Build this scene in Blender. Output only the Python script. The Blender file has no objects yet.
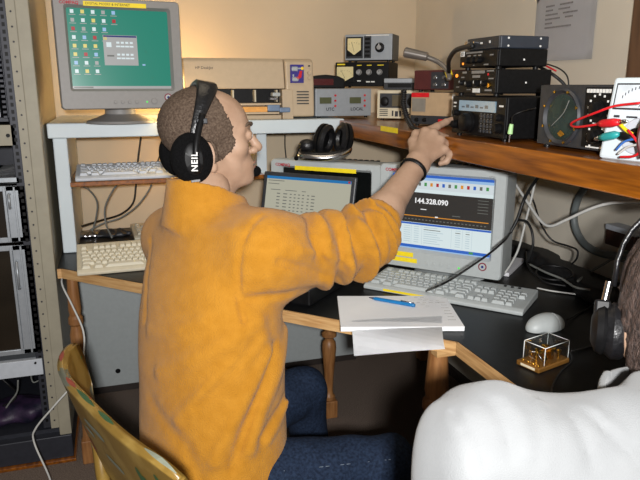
import bpy, bmesh, math, random
import numpy as np
from mathutils import Vector, Matrix
random.seed(4)
rng = np.random.default_rng(4)
SC = bpy.context.scene
COL = SC.collection
R_ = math.radians
# ------------------------------------------------------------------ camera
CAM_H, PITCH, YAW, FPX = 1.32, R_(13.6), R_(17.6), 640.0
fh = Vector((math.sin(YAW), math.cos(YAW), 0))
rt = Vector((math.cos(YAW), -math.sin(YAW), 0))
fw = fh * math.cos(PITCH) + Vector((0, 0, -math.sin(PITCH)))
upv = fh * math.sin(PITCH) + Vector((0, 0, math.cos(PITCH)))
EYE = Vector((0, 0, CAM_H))
def ray(x, y):
    return fw + rt * ((x - 320) / FPX) + upv * ((240 - y) / FPX)
def at_z(x, y, z):
    d = ray(x, y); return EYE + d * ((z - CAM_H) / d.z)
def at_x(x, y, X):
    d = ray(x, y); return EYE + d * (X / d.x)
def at_y(x, y, Y):
    d = ray(x, y); return EYE + d * (Y / d.y)
def at_d(x, y, d):
    """point seen at pixel x, y whose horizontal distance ahead of the camera is d"""
    q = ray(x, y); return EYE + q * (d / (q.x * fh.x + q.y * fh.y))
cd = bpy.data.cameras.new('camera')
cam = bpy.data.objects.new('camera', cd); COL.objects.link(cam)
cd.sensor_width = 36; cd.lens = 36 * FPX / 640; cd.clip_start = 0.02
cam.matrix_world = Matrix.Translation(EYE) @ Matrix((rt, upv, -fw)).transposed().to_4x4()
SC.camera = cam
# ------------------------------------------------------------------ materials
def lin(c):
    c = c / 255.0
    return c / 12.92 if c <= .04045 else ((c + .055) / 1.055) ** 2.4
def rgb(*c): return (lin(c[0]), lin(c[1]), lin(c[2]), 1)
MATS = {}
def mat(name, c, rough=.5, metal=0, ns=30, na=.12, bump=0, bs=200, spec=.5, c2=None, coat=0, sheen=0, trans=0, detail=4, stretch=None):
    if name in MATS: return MATS[name]
    m = bpy.data.materials.new(name); m.use_nodes = True
    nt = m.node_tree; b = nt.nodes['Principled BSDF']
    tc = nt.nodes.new('ShaderNodeTexCoord'); src = tc.outputs['Object']
    if stretch:
        mp = nt.nodes.new('ShaderNodeMapping'); mp.inputs['Scale'].default_value = stretch
        nt.links.new(src, mp.inputs[0]); src = mp.outputs[0]
    n = nt.nodes.new('ShaderNodeTexNoise'); n.inputs['Scale'].default_value = ns; n.inputs['Detail'].default_value = detail
    nt.links.new(src, n.inputs['Vector'])
    cr = nt.nodes.new('ShaderNodeValToRGB')
    a = rgb(*c)
    if c2: lo, hi = a, rgb(*c2)
    else:
        lo = tuple(v * (1 - na) for v in a[:3]) + (1,); hi = tuple(min(1, v * (1 + na)) for v in a[:3]) + (1,)
    cr.color_ramp.elements[0].position = .32; cr.color_ramp.elements[1].position = .68
    cr.color_ramp.elements[0].color = lo; cr.color_ramp.elements[1].color = hi
    nt.links.new(n.outputs['Fac'], cr.inputs[0]); nt.links.new(cr.outputs[0], b.inputs['Base Color'])
    b.inputs['Roughness'].default_value = rough; b.inputs['Metallic'].default_value = metal
    b.inputs['Specular IOR Level'].default_value = spec
    if coat: b.inputs['Coat Weight'].default_value = coat; b.inputs['Coat Roughness'].default_value = .15
    if sheen: b.inputs['Sheen Weight'].default_value = sheen; b.inputs['Sheen Roughness'].default_value = .5
    if trans: b.inputs['Transmission Weight'].default_value = trans; b.inputs['IOR'].default_value = 1.3
    if bump:
        n2 = nt.nodes.new('ShaderNodeTexNoise'); n2.inputs['Scale'].default_value = bs; n2.inputs['Detail'].default_value = 3
        nt.links.new(src, n2.inputs['Vector'])
        bp = nt.nodes.new('ShaderNodeBump'); bp.inputs['Strength'].default_value = bump; bp.inputs['Distance'].default_value = .004
        nt.links.new(n2.outputs['Fac'], bp.inputs['Height']); nt.links.new(bp.outputs[0], b.inputs['Normal'])
    MATS[name] = m
    return m
def emat(name, c, s=1.0, gloss=True):
    if name in MATS: return MATS[name]
    m = bpy.data.materials.new(name); m.use_nodes = True
    nt = m.node_tree; b = nt.nodes['Principled BSDF']
    b.inputs['Base Color'].default_value = (.01, .01, .01, 1); b.inputs['Roughness'].default_value = .25
    n = nt.nodes.new('ShaderNodeTexNoise'); n.inputs['Scale'].default_value = 400
    cr = nt.nodes.new('ShaderNodeValToRGB'); a = rgb(*c)
    cr.color_ramp.elements[0].color = tuple(v * .93 for v in a[:3]) + (1,); cr.color_ramp.elements[1].color = a
    nt.links.new(n.outputs['Fac'], cr.inputs[0]); nt.links.new(cr.outputs[0], b.inputs['Emission Color'])
    b.inputs['Emission Strength'].default_value = s
    MATS[name] = m
    return m
M_wall = mat('cream wall paint', (214, 196, 168), .85, ns=3, na=.04, bump=.08, bs=90)
M_wallR = mat('buff wall paint', (208, 200, 184), .85, ns=3, na=.05, bump=.08, bs=90)
M_carpet = mat('brown carpet', (94, 82, 74), .95, ns=260, c2=(146, 130, 118), bump=.9, bs=420, spec=.1)
M_shelfw = mat('white laminate', (206, 217, 222), .45, ns=8, na=.03)
M_shelfw2 = mat('grey laminate', (150, 150, 148), .5, ns=8, na=.04)
M_wood = mat('varnished orange wood', (100, 52, 6), .3, ns=9, c2=(156, 90, 16), stretch=(9, .8, 12), coat=.4, detail=6)
M_ply = mat('raw plywood edge', (176, 132, 82), .55, ns=14, c2=(208, 168, 114), stretch=(1, 1, 14))
M_turn = mat('turned pine', (128, 84, 46), .45, ns=12, c2=(160, 112, 66), stretch=(8, 8, 1))
M_top = mat('black desk laminate', (17, 18, 19), .4, ns=60, na=.3, bump=.05, bs=300, spec=.3)
M_bez = mat('monitor putty plastic', (186, 184, 178), .5, ns=90, na=.03, bump=.03, bs=900)
M_bez2 = mat('monitor grey plastic', (136, 134, 132), .5, ns=90, na=.03, bump=.03, bs=900)
M_white = mat('off white plastic', (172, 178, 178), .45, ns=70, na=.03)
M_beige = mat('beige plastic', (196, 188, 166), .5, ns=70, na=.04)
M_beiged = mat('beige key plastic', (206, 200, 180), .5, ns=70, na=.04)
M_greyk = mat('pale grey plastic', (190, 196, 204), .5, ns=70, na=.04)
M_blk = mat('black plastic', (15, 15, 16), .45, ns=80, na=.25, spec=.2)
M_blkm = mat('matte black metal', (13, 13, 14), .5, ns=120, na=.3, bump=.05, bs=700, spec=.2)
M_dkg = mat('dark grey plastic', (44, 46, 50), .45, ns=80, na=.2)
M_glassd = mat('dark screen glass', (14, 16, 16), .12, ns=20, na=.1)
M_foam = mat('black foam', (12, 12, 13), .95, ns=300, na=.4, bump=.8, bs=500, spec=.1)
M_leather = mat('black leatherette', (18, 18, 20), .35, ns=90, na=.3, bump=.35, bs=160)
M_chrome = mat('brushed steel', (190, 190, 192), .25, 1, ns=90, na=.08)
M_alu = mat('grey aluminium', (168, 174, 180), .4, .5, ns=60, na=.06)
M_silver = mat('silver painted metal', (160, 166, 172), .4, .3, ns=60, na=.05)
M_brass = mat('brass', (206, 158, 62), .25, 1, ns=60, na=.1)
M_yel = mat('yellow label tape', (240, 214, 30), .5, ns=60, na=.05)
M_red = mat('red plastic', (206, 24, 34), .4, ns=60, na=.1)
M_maroon = mat('maroon enamel', (78, 34, 34), .4, ns=40, na=.12)
M_cream = mat('cream enamel', (206, 196, 170), .45, ns=40, na=.06)
M_tan = mat('tan enamel', (176, 150, 118), .45, ns=40, na=.06)
M_ink = mat('dark print', (40, 38, 44), .6, ns=60, na=.2)
M_inkw = mat('white print', (220, 220, 216), .6, ns=60, na=.05)
M_inkr = mat('red print', (168, 24, 44), .6, ns=60, na=.1)
M_paper = mat('white paper', (238, 240, 242), .75, ns=12, na=.02)
M_paperg = mat('grey white paper', (218, 218, 222), .8, ns=12, na=.03)
M_lcd = mat('grey green lcd', (84, 88, 62), .3, ns=30, na=.08)
M_meter = mat('cream meter dial', (222, 208, 158), .4, ns=30, na=.05)
M_wirek = mat('black cable jacket', (17, 17, 18), .5, ns=60, na=.2)
M_wirew = mat('white cable jacket', (196, 196, 192), .5, ns=60, na=.05)
M_wireg = mat('grey cable jacket', (120, 122, 118), .5, ns=60, na=.08)
M_rackb = mat('rack beige enamel', (152, 146, 128), .5, ns=25, na=.06)
M_rackd = mat('rack dark rail', (48, 50, 58), .45, .2, ns=60, na=.1)
def clear_mat(name):
    m = bpy.data.materials.new(name); m.use_nodes = True; nt = m.node_tree; nt.nodes.clear()
    o = nt.nodes.new('ShaderNodeOutputMaterial'); mx = nt.nodes.new('ShaderNodeMixShader'); tr = nt.nodes.new('ShaderNodeBsdfTransparent'); gl = nt.nodes.new('ShaderNodeBsdfGlossy')
    n = nt.nodes.new('ShaderNodeTexNoise'); n.inputs['Scale'].default_value = 40; r = nt.nodes.new('ShaderNodeValToRGB')
    r.color_ramp.elements[0].color = (.05, .05, .05, 1); r.color_ramp.elements[1].color = (.10, .10, .10, 1)
    nt.links.new(n.outputs['Fac'], r.inputs[0]); nt.links.new(r.outputs[0], mx.inputs[0]); gl.inputs['Roughness'].default_value = .08; tr.inputs[0].default_value = (.96, .97, .97, 1)
    nt.links.new(tr.outputs[0], mx.inputs[1]); nt.links.new(gl.outputs[0], mx.inputs[2]); nt.links.new(mx.outputs[0], o.inputs[0]); return m
M_acr = clear_mat('clear acrylic')
# ------------------------------------------------------------------ objects
def thing(name, label, cat, loc=(0, 0, 0), rz=0, group=None):
    o = bpy.data.objects.new(name, None); COL.objects.link(o)
    o.empty_display_size = .05
    o.location = loc; o.rotation_euler = (0, 0, R_(rz))
    o['label'] = label; o['category'] = cat
    if group: o['group'] = group
    return o
def tag(o, label, cat, group=None):
    o['label'] = label; o['category'] = cat
    if group: o['group'] = group
    return o
class B:
    """collects shapes with material slots for ONE mesh object"""
    def __init__(s): s.bm = bmesh.new(); s.slots = []
    def mi(s, m):
        if m not in s.slots: s.slots.append(m)
        return s.slots.index(m)
    def merge(s, t, m, M=None, smooth=None):
        k = s.mi(m)
        for f in t.faces:
            f.material_index = k
            if smooth is not None: f.smooth = smooth
        if M is not None: t.transform(M)
        me = bpy.data.meshes.new('tmp'); t.to_mesh(me); t.free()
        s.bm.from_mesh(me); bpy.data.meshes.remove(me)
        return s
    def box(s, lo, hi, m, bev=0, seg=2, M=None):
        t = bmesh.new(); bmesh.ops.create_cube(t, size=1)
        for v in t.verts:
            v.co = Vector([(lo[i] + hi[i]) / 2 + v.co[i] * (hi[i] - lo[i]) for i in range(3)])
        if bev: bmesh.ops.bevel(t, geom=t.edges[:], offset=bev, segments=seg, profile=.5, affect='EDGES')
        return s.merge(t, m, M, False)
    def cyl(s, p0, p1, r0, m, r1=None, n=24, M=None, bev=0):
        r1 = r0 if r1 is None else r1
        p0, p1 = Vector(p0), Vector(p1); L = (p1 - p0).length
        if bev: prof = [(0, 0), (r0 - bev, 0), (r0, bev), (r1, L - bev), (r1 - bev, L), (0, L)]
        else: prof = [(0, 0), (r0, 0), (r1, L), (0, L)]
        q = (p1 - p0).to_track_quat('Z', 'Y').to_matrix().to_4x4()
        T = Matrix.Translation(p0) @ q
        return s.lathe(prof, m, (M @ T) if M is not None else T, n)
    def lathe(s, prof, m, M=None, n=24, smooth=True, sx=1, sy=1):
        t = bmesh.new(); rings = []
        for r, z in prof:
            if r < 1e-6: rings.append([t.verts.new((0, 0, z))])
            else: rings.append([t.verts.new((r * sx * math.cos(2 * math.pi * k / n), r * sy * math.sin(2 * math.pi * k / n), z)) for k in range(n)])
        for a, b in zip(rings, rings[1:]):
            if len(a) == 1 and len(b) == 1: continue
            for k in range(n):
                k2 = (k + 1) % n
                if len(a) == 1: t.faces.new((a[0], b[k2], b[k]))
                elif len(b) == 1: t.faces.new((a[k], a[k2], b[0]))
                else: t.faces.new((a[k], a[k2], b[k2], b[k]))
        bmesh.ops.recalc_face_normals(t, faces=t.faces[:])
        k = len(s.bm.faces)
        for f in t.faces: f.smooth = smooth
        if smooth:
            for e in t.edges:
                if len(e.link_faces) == 2 and e.calc_face_angle(0) > R_(38): e.smooth = False
        return s.merge(t, m, M)
    def ball(s, c, r, m, n=20, M=None):
        r = (r, r, r) if not isinstance(r, (tuple, list)) else r
        t = bmesh.new(); bmesh.ops.create_uvsphere(t, u_segments=n, v_segments=max(8, n // 2), radius=1)
        for v in t.verts: v.co = Vector((c[0] + v.co.x * r[0], c[1] + v.co.y * r[1], c[2] + v.co.z * r[2]))
        return s.merge(t, m, M, True)
    def tube(s, pts, r, m, n=8, curve=True, M=None, rs=None):
        P = [Vector(p) for p in pts]
        if curve and len(P) > 2:
            out = []; S = 8; outr = []
            for i in range(len(P) - 1):
                a = P[i - 1] if i else P[0] * 2 - P[1]; b, c = P[i], P[i + 1]
                d = P[i + 2] if i + 2 < len(P) else P[-1] * 2 - P[-2]
                for k in range(S):
                    u = k / S
                    out.append(.5 * ((2 * b) + (c - a) * u + (2 * a - 5 * b + 4 * c - d) * u * u + (3 * b - a - 3 * c + d) * u ** 3))
                    if rs: outr.append(rs[i] * (1 - u) + rs[i + 1] * u)
            out.append(P[-1]); P = out
            if rs: outr.append(rs[-1]); rs = outr
        t = bmesh.new(); rings = []; nrm = None
        for i, p in enumerate(P):
            d = (P[min(i + 1, len(P) - 1)] - P[max(i - 1, 0)])
            if d.length < 1e-9: d = Vector((0, 0, 1))
            d.normalize()
            if nrm is None:
                nrm = d.orthogonal().normalized()
            else:
                nrm = nrm - d * nrm.dot(d)
                nrm = nrm.normalized() if nrm.length > 1e-6 else d.orthogonal().normalized()
            bn = d.cross(nrm); rr = rs[i] if rs else r
            rings.append([t.verts.new(p + (nrm * math.cos(2 * math.pi * k / n) + bn * math.sin(2 * math.pi * k / n)) * rr) for k in range(n)])
        for a, b in zip(rings, rings[1:]):
            for k in range(n): t.faces.new((a[k], a[(k + 1) % n], b[(k + 1) % n], b[k]))
        t.faces.new(rings[0][::-1]); t.faces.new(rings[-1])
        return s.merge(t, m, M, True)
    def prism(s, poly, z0, z1, m, M=None, bev=0, seg=2):
        t = bmesh.new(); a = [t.verts.new((x, y, z0)) for x, y in poly]; b = [t.verts.new((x, y, z1)) for x, y in poly]
        n = len(poly); t.faces.new(a[::-1]); t.faces.new(b)
        for k in range(n): t.faces.new((a[k], a[(k + 1) % n], b[(k + 1) % n], b[k]))
        bmesh.ops.recalc_face_normals(t, faces=t.faces[:])
        if bev: bmesh.ops.bevel(t, geom=t.edges[:], offset=bev, segments=seg, profile=.5, affect='EDGES')
        return s.merge(t, m, M, False)
    def loft(s, loops, m, M=None, caps=(True, True), smooth=False):
        """loops: lists of 3D points, equal length"""
        t = bmesh.new(); rs = [[t.verts.new(p) for p in L] for L in loops]; n = len(loops[0])
        for a, b in zip(rs, rs[1:]):
            for k in range(n): t.faces.new((a[k], a[(k + 1) % n], b[(k + 1) % n], b[k]))
        if caps[0]: t.faces.new(rs[0][::-1])
        if caps[1]: t.faces.new(rs[-1])
        bmesh.ops.recalc_face_normals(t, faces=t.faces[:])
        return s.merge(t, m, M, smooth)
    def grid(s, P, m, M=None, smooth=True, thick=0):
        """P: rows of points -> sheet, solidified by thick"""
        t = bmesh.new(); V = [[t.verts.new(p) for p in row] for row in P]
        for i in range(len(V) - 1):
            for j in range(len(V[0]) - 1): t.faces.new((V[i][j], V[i][j + 1], V[i + 1][j + 1], V[i + 1][j]))
        if thick: bmesh.ops.solidify(t, geom=t.faces[:], thickness=thick)
        bmesh.ops.recalc_face_normals(t, faces=t.faces[:])
        return s.merge(t, m, M, smooth)
    def fq(s, x0, z0, x1, z1, m, y=0):
        """thin plate on a front face looking along -y"""
        t = bmesh.new()
        vs = [t.verts.new(p) for p in ((x0, y, z0), (x1, y, z0), (x1, y, z1), (x0, y, z1))]
        t.faces.new(vs)
        return s.merge(t, m)
    def text(s, txt, size, m, x=0, z=0, y=-.0006, M=None, align='LEFT', ex=.0002, bold=0, sp=1.0):
        cu = bpy.data.curves.new('t', 'FONT'); cu.body = txt; cu.size = size; cu.extrude = ex; cu.align_x = align; cu.offset = bold; cu.space_character = sp
        cu.resolution_u = 2
        o = bpy.data.objects.new('t', cu); COL.objects.link(o)
        dg = bpy.context.evaluated_depsgraph_get()
        me = bpy.data.meshes.new_from_object(o.evaluated_get(dg))
        t = bmesh.new(); t.from_mesh(me)
        bpy.data.objects.remove(o); bpy.data.curves.remove(cu); bpy.data.meshes.remove(me)
        if M is None: M = Matrix.Translation((x, y, z)) @ Matrix.Rotation(R_(90), 4, 'X')
        return s.merge(t, m, M, False)
    def obj(s, name, parent=None, M=None):
        me = bpy.data.meshes.new(name)
        if M is not None: s.bm.transform(M)
        s.bm.to_mesh(me); s.bm.free()
        for m in s.slots: me.materials.append(m)
        o = bpy.data.objects.new(name, me); COL.objects.link(o)
        if parent: o.parent = parent
        return o
def one(name, b, label, cat, group=None, loc=None):
    o = b.obj(name)
    return tag(o, label, cat, group)
def structure(name, b):
    o = b.obj(name); o['kind'] = 'structure'; return o
def copy_part(o, parent):
    c = o.copy(); COL.objects.link(c); c.parent = parent; return c
def T(x, y, z): return Matrix.Translation((x, y, z))
def RX(a): return Matrix.Rotation(R_(a), 4, 'X')
def RY(a): return Matrix.Rotation(R_(a), 4, 'Y')
def RZ(a): return Matrix.Rotation(R_(a), 4, 'Z')
def rrect(w, h, r, n=5, cx=0, cz=0):
    out = []
    for (sx, sz, a0) in ((1, -1, -90), (1, 1, 0), (-1, 1, 90), (-1, -1, 180)):
        for k in range(n + 1):
            a = R_(a0 + 90 * k / n)
            out.append((cx + sx * (w / 2 - r) + r * math.cos(a), cz + sz * (h / 2 - r) + r * math.sin(a)))
    return out
def knob(parent, x, z, r, L, m=None, tick=None, name='knob', y=0):
    b = B(); b.lathe([(0, 0), (r, 0), (r, L * .25), (r * .88, L * .3), (r * .82, L * .92), (r * .7, L), (0, L)], m or M_blk, T(x, y, z) @ RX(90), 18)
    if tick: b.box((x - r * .07, y - L - .0006, z), (x + r * .07, y - L + .0004, z + r * .75), tick)
    return b.obj(name, parent)
# ------------------------------------------------------------------ implicit surfaces for bodies and clothes
class Field:
    def __init__(s, lo, hi, h):
        s.o = np.array(lo, dtype=np.float32); s.h = h
        n = [int(math.ceil((hi[i] - lo[i]) / h)) + 1 for i in range(3)]
        ax = [s.o[i] + h * np.arange(n[i], dtype=np.float32) for i in range(3)]
        s.X, s.Y, s.Z = np.meshgrid(*ax, indexing='ij')
        s.D = np.full(s.X.shape, 1.0, dtype=np.float32)
    def add(s, d, k=.01):
        if k <= 0: s.D = np.minimum(s.D, d)
        else:
            t = np.clip(.5 + .5 * (d - s.D) / k, 0, 1); s.D = d * (1 - t) + s.D * t - k * t * (1 - t)
        return s
    def sub(s, d, k=.005):
        a, b = -s.D, d
        t = np.clip(.5 + .5 * (b - a) / max(k, 1e-5), 0, 1)
        s.D = -(b * (1 - t) + a * t - k * t * (1 - t)); return s
    def cut(s, d): s.D = np.maximum(s.D, d); return s
    def cap(s, p0, p1, r0, r1=None):
        r1 = r0 if r1 is None else r1
        ax = [p1[i] - p0[i] for i in range(3)]; L2 = sum(a * a for a in ax) or 1e-9
        qx, qy, qz = s.X - p0[0], s.Y - p0[1], s.Z - p0[2]
        t = np.clip((qx * ax[0] + qy * ax[1] + qz * ax[2]) / L2, 0, 1)
        return np.sqrt((qx - t * ax[0]) ** 2 + (qy - t * ax[1]) ** 2 + (qz - t * ax[2]) ** 2) - (r0 + (r1 - r0) * t)
    def ell(s, c, r, A=None):
        qx, qy, qz = s.X - c[0], s.Y - c[1], s.Z - c[2]
        if A is not None:
            q = [A[i][0] * qx + A[i][1] * qy + A[i][2] * qz for i in range(3)]; qx, qy, qz = q
        k0 = np.sqrt((qx / r[0]) ** 2 + (qy / r[1]) ** 2 + (qz / r[2]) ** 2)
        k1 = np.sqrt((qx / r[0] ** 2) ** 2 + (qy / r[1] ** 2) ** 2 + (qz / r[2] ** 2) ** 2)
        return k0 * (k0 - 1) / np.maximum(k1, 1e-6)
    def seg_t(s, p0, p1):
        ax = [p1[i] - p0[i] for i in range(3)]; L2 = sum(a * a for a in ax) or 1e-9
        return ((s.X - p0[0]) * ax[0] + (s.Y - p0[1]) * ax[1] + (s.Z - p0[2]) * ax[2]) / L2
    def ridge(s, pts, r, amp):
        """raise (amp > 0) or groove the surface along a polyline"""
        d = None
        for a, b in zip(pts, pts[1:]):
            q = s.cap(a, b, 0); d = q if d is None else np.minimum(d, q)
        s.D = s.D - amp * np.exp(-(d / r) ** 2); return s
    def plane(s, p, n):
        return (s.X - p[0]) * n[0] + (s.Y - p[1]) * n[1] + (s.Z - p[2]) * n[2]
    def surf(s, px, py, near=.5, far=2.4):
        """first point of the surface seen through a pixel"""
        d = ray(px, py); best = None
        for t in np.arange(near, far, .004):
            p = EYE + d * float(t)
            i = [int(round((p[k] - float(s.o[k])) / s.h)) for k in range(3)]
            if all(0 <= i[k] < s.D.shape[k] for k in range(3)):
                v = s.D[i[0], i[1], i[2]]
                if best is None or v < best[0]: best = (v, p.copy())
                if v < 0: return p
        return best[1] if best else EYE + d
    def mesh(s):
        D, h = s.D, s.h
        S = D < 0; c = [(i, j, k) for i in (0, 1) for j in (0, 1) for k in (0, 1)]
        nx, ny, nz = D.shape
        sl = lambda A, o: A[o[0]:nx - 1 + o[0], o[1]:ny - 1 + o[1], o[2]:nz - 1 + o[2]]
        cnt = sum(sl(S, o).astype(np.int8) for o in c)
        m = (cnt > 0) & (cnt < 8); I = np.argwhere(m)
        acc = np.zeros((len(I), 3)); num = np.zeros(len(I))
        val = {o: D[I[:, 0] + o[0], I[:, 1] + o[1], I[:, 2] + o[2]] for o in c}
        for a in c:
            for ax in range(3):
                if a[ax] == 0:
                    b = list(a); b[ax] = 1; b = tuple(b)
                    va, vb = val[a], val[b]; x = (va < 0) != (vb < 0)
                    t = np.where(x, va / np.where(x, va - vb, 1), 0)
                    p = np.array(a, float)[None, :].repeat(len(I), 0); p[:, ax] = t
                    acc[x] += p[x]; num[x] += 1
        V = (I + acc / num[:, None]) * h + s.o
        vid = -np.ones(m.shape, dtype=np.int64); vid[m] = np.arange(len(I))
        F = []
        for ax in range(3):
            u, w = (ax + 1) % 3, (ax + 2) % 3
            lo = [slice(None)] * 3; hi = [slice(None)] * 3
            lo[ax] = slice(0, -1); hi[ax] = slice(1, None)
            for q in (u, w): lo[q] = slice(1, -1); hi[q] = slice(1, -1)
            A, Bb = S[tuple(lo)], S[tuple(hi)]
            E = np.argwhere(A != Bb); flip = A[tuple(E.T)]
            E = E.copy(); E[:, u] += 1; E[:, w] += 1
            def cell(du, dw):
                q = E.copy(); q[:, u] -= du; q[:, w] -= dw
                return vid[q[:, 0], q[:, 1], q[:, 2]]
            Q = np.stack([cell(1, 1), cell(0, 1), cell(0, 0), cell(1, 0)], 1)
            Q[~flip] = Q[~flip][:, ::-1]; F.append(Q)
        F = np.concatenate(F)
        return V, F[(F >= 0).all(1)]
def skin_obj(name, parts, m, parent=None, M=None):
    """parts: list of (V, F) -> one smooth mesh object; M maps into the parent's space"""
    V = np.concatenate([p[0] for p in parts]); off = 0; F = []
    for p in parts: F.append(p[1] + off); off += len(p[0])
    F = np.concatenate(F)
    if M is not None:
        A = np.array(M); V = V @ A[:3, :3].T + A[:3, 3]
    me = bpy.data.meshes.new(name)
    me.vertices.add(len(V)); me.vertices.foreach_set('co', V.astype(np.float32).ravel())
    me.loops.add(len(F) * 4); me.loops.foreach_set('vertex_index', F.astype(np.int32).ravel())
    me.polygons.add(len(F)); me.polygons.foreach_set('loop_start', np.arange(0, len(F) * 4, 4, dtype=np.int32))
    me.update(calc_edges=True); me.validate()
    me.polygons.foreach_set('use_smooth', np.ones(len(me.polygons), dtype=bool))
    me.materials.append(m)
    o = bpy.data.objects.new(name, me); COL.objects.link(o)
    if parent: o.parent = parent
    return o
# ================================================================== the setting
XR, YB = 1.43, 2.97
b = B(); b.box((-1.7, -.9, -.05), (XR + .1, YB + .1, 0), M_carpet); structure('floor', b)
b = B(); b.box((-1.7, YB, 0), (XR + .1, YB + .1, 2.6), M_wall); structure('wall_back', b)
b = B(); b.box((XR, -.9, 0), (XR + .1, YB, 2.6), M_wallR); structure('wall_right', b)
M_base = mat('dark skirting', (46, 38, 34), .6, ns=20, na=.15)
b = B(); b.box((XR - .015, -.9, 0), (XR, YB, .045), M_base, .003); structure('baseboard_right', b)
M_door = mat('brown door casing', (84, 60, 44), .5, ns=6, c2=(110, 80, 58), stretch=(8, 8, 1))
pd = at_x(635, 40, XR)
b = B(); b.box((XR - .02, pd.y - .09, 1.2), (XR, pd.y, 2.5), M_door, .004); structure('trim_1', b)
# board behind the kneehole
b = B(); b.box((-.2, 2.75, .03), (1.06, 2.768, .70), M_white, .002)
ph = at_y(118, 371, 2.749)
b.cyl((ph.x, 2.7495, ph.z), (ph.x, 2.7485, ph.z), .011, M_blk, n=16)
b.box((-.2, 2.752, 0), (1.06, 2.766, .03), M_base)
one('back_panel', b, 'pale board closing the space below the desk, with a small dark round hole', 'panel')

# ------------------------------------------------------------------ corner desk
DZ = .74
desk = thing('corner_desk', 'black topped corner desk with raw plywood edges on turned wooden legs', 'desk', (.6, 1.9, 0))
DL = T(-.6, -1.9, 0)
poly = [(-.21, 2.165), (-.195, 2.165), (.727, 1.23), (.727, .36), (XR - .004, .36), (XR - .004, 2.74), (-.21, 2.74)]
b = B(); b.prism(poly, .712, DZ, M_top, DL, .0015); b.obj('desktop', desk)
def strip(p, q, nrm, w=.006, z0=.708, z1=DZ - .001):
    b = B(); d = (Vector(q) - Vector(p)).normalized(); n = Vector(nrm).normalized()
    P = [Vector(p), Vector(q), Vector(q) + n * w, Vector(p) + n * w]
    b.prism([(v.x, v.y) for v in P], z0, z1, M_ply, DL); return b.obj('edge_strip', desk)
strip((-.195, 2.165), (.727, 1.23), (-.7, -.7))
strip((.727, 1.23), (.727, .36), (-1, 0))
strip((-.21, 2.165), (-.195, 2.165), (0, -1))
def turned_leg(x, y, kind, w=1):
    b = B(); M = DL @ T(x, y, 0) @ Matrix.Diagonal((w, w, 1, 1))
    if kind == 0:
        b.box((-.029, -.029, 0), (.029, .029, .075), M_turn, .004, M=M)
        b.lathe([(.018, .07), (.026, .078), (.026, .09), (.018, .10), (.016, .12), (.019, .18), (.026, .26), (.029, .30), (.026, .325), (.018, .335), (.018, .342), (.03, .35), (.03, .362), (.02, .372), (.02, .39), (.03, .40), (.03, .50), (.026, .712)], M_turn, M, 20)
    else:
        b.box((-.027, -.027, 0), (.027, .027, .09), M_turn, .004, M=M)
        b.lathe([(.02, .09), (.017, .14), (.02, .25), (.03, .42), (.033, .49), (.026, .515), (.026, .522), (.034, .53), (.034, .55), (.026, .56), (.03, .58), (.0255, .66), (.022, .712)], M_turn, M, 20)
    return b.obj('leg', desk)
turned_leg(.757, 2.266, 0); turned_leg(.722, 1.312, 1); turned_leg(-.172, 2.215, 1, .72); turned_leg(.78, .45, 1); turned_leg(1.38, 2.66, 1); turned_leg(1.36, .45, 1)
b = B(); b.prism([(-.03, 0), (.05, 0), (.012, .03), (-.03, .03)], .69, .709, M_ply, DL @ T(.722, 1.262, 0)); b.obj('corner_block', desk)

# ------------------------------------------------------------------ shelves
sh = thing('wall_shelf_unit', 'white laminate shelf with a side panel and a narrow wooden tray below', 'shelf', (-.18, 2.6, DZ))
SL = T(.18, -2.6, -DZ)
b = B(); b.box((-.216, 2.345, 1.145), (.842, 2.965, 1.195), M_shelfw, .004, M=SL); b.obj('shelf_board', sh)
b = B(); b.box((-.203, 2.362, DZ + .001), (-.157, 2.9, 1.145), M_shelfw, .004, M=SL); b.obj('side_panel', sh)
b = B(); b.box((-.156, 2.305, .984), (.52, 2.62, .999), M_wood, .002, M=SL); b.obj('keyboard_tray', sh)['label'] = 'brown wooden tray'
b = B(); b.box((.52, 2.45, .97), (.56, 2.9, 1.145), M_shelfw, .003, M=SL); b.obj('tray_bracket', sh)
ws = thing('wooden_wall_shelf', 'varnished orange brown wood shelf along the right wall under the radios', 'shelf', (1.1, 1.6, 1.135))
WL = T(-1.1, -1.6, -1.135)
b = B(); b.prism([(.82, .45), (XR - .003, .45), (XR - .003, 2.965), (.845, 2.965), (.845, 2.342), (.82, 2.342)], 1.135, 1.19, M_wood, WL, .003); b.obj('shelf_board', ws)
for px, py, w in ((389, 129.5, .055), (418, 133.5, .012)):
    p = at_x(px, py, .8195); b = B()
    b.box((p.x - .0008, p.y - w * 1.2, p.z - .008), (p.x, p.y + w * 1.2, p.z + .008), M_yel, M=WL); b.obj('label_tape', ws)['label'] = 'yellow label tape'

# ================================================================== equipment rack
RKX, RKY = -.224, 2.25
rk = thing('equipment_rack', 'tall beige and dark grey equipment rack at the left edge of the room', 'rack', (-.5, 2.55, 0))
RL = T(.5, -2.55, 0)
x0 = -.78
for xa in (x0, RKX - .04):
    b = B(); b.box((xa, RKY, .1), (xa + .04, RKY + .03, 2.25), M_rackb, .003, M=RL); b.obj('corner_post', rk)
for xa in (x0, RKX - .018):
    b = B(); b.box((xa, RKY + .03, .1), (xa + .018, 2.86, 2.25), M_rackb, .002, M=RL); b.obj('side_panel', rk)
b = B(); b.box((x0 + .02, 2.84, .1), (RKX - .02, 2.86, 2.25), M_rackd, M=RL); b.obj('rear_panel', rk)
b = B(); b.box((x0, RKY, 2.25), (RKX, 2.86, 2.29), M_rackb, .004, M=RL); b.obj('top_panel', rk)
b = B(); b.box((x0, RKY - .005, .012), (RKX, 2.86, .10), M_rackd, .003, M=RL); b.obj('plinth', rk)
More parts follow.
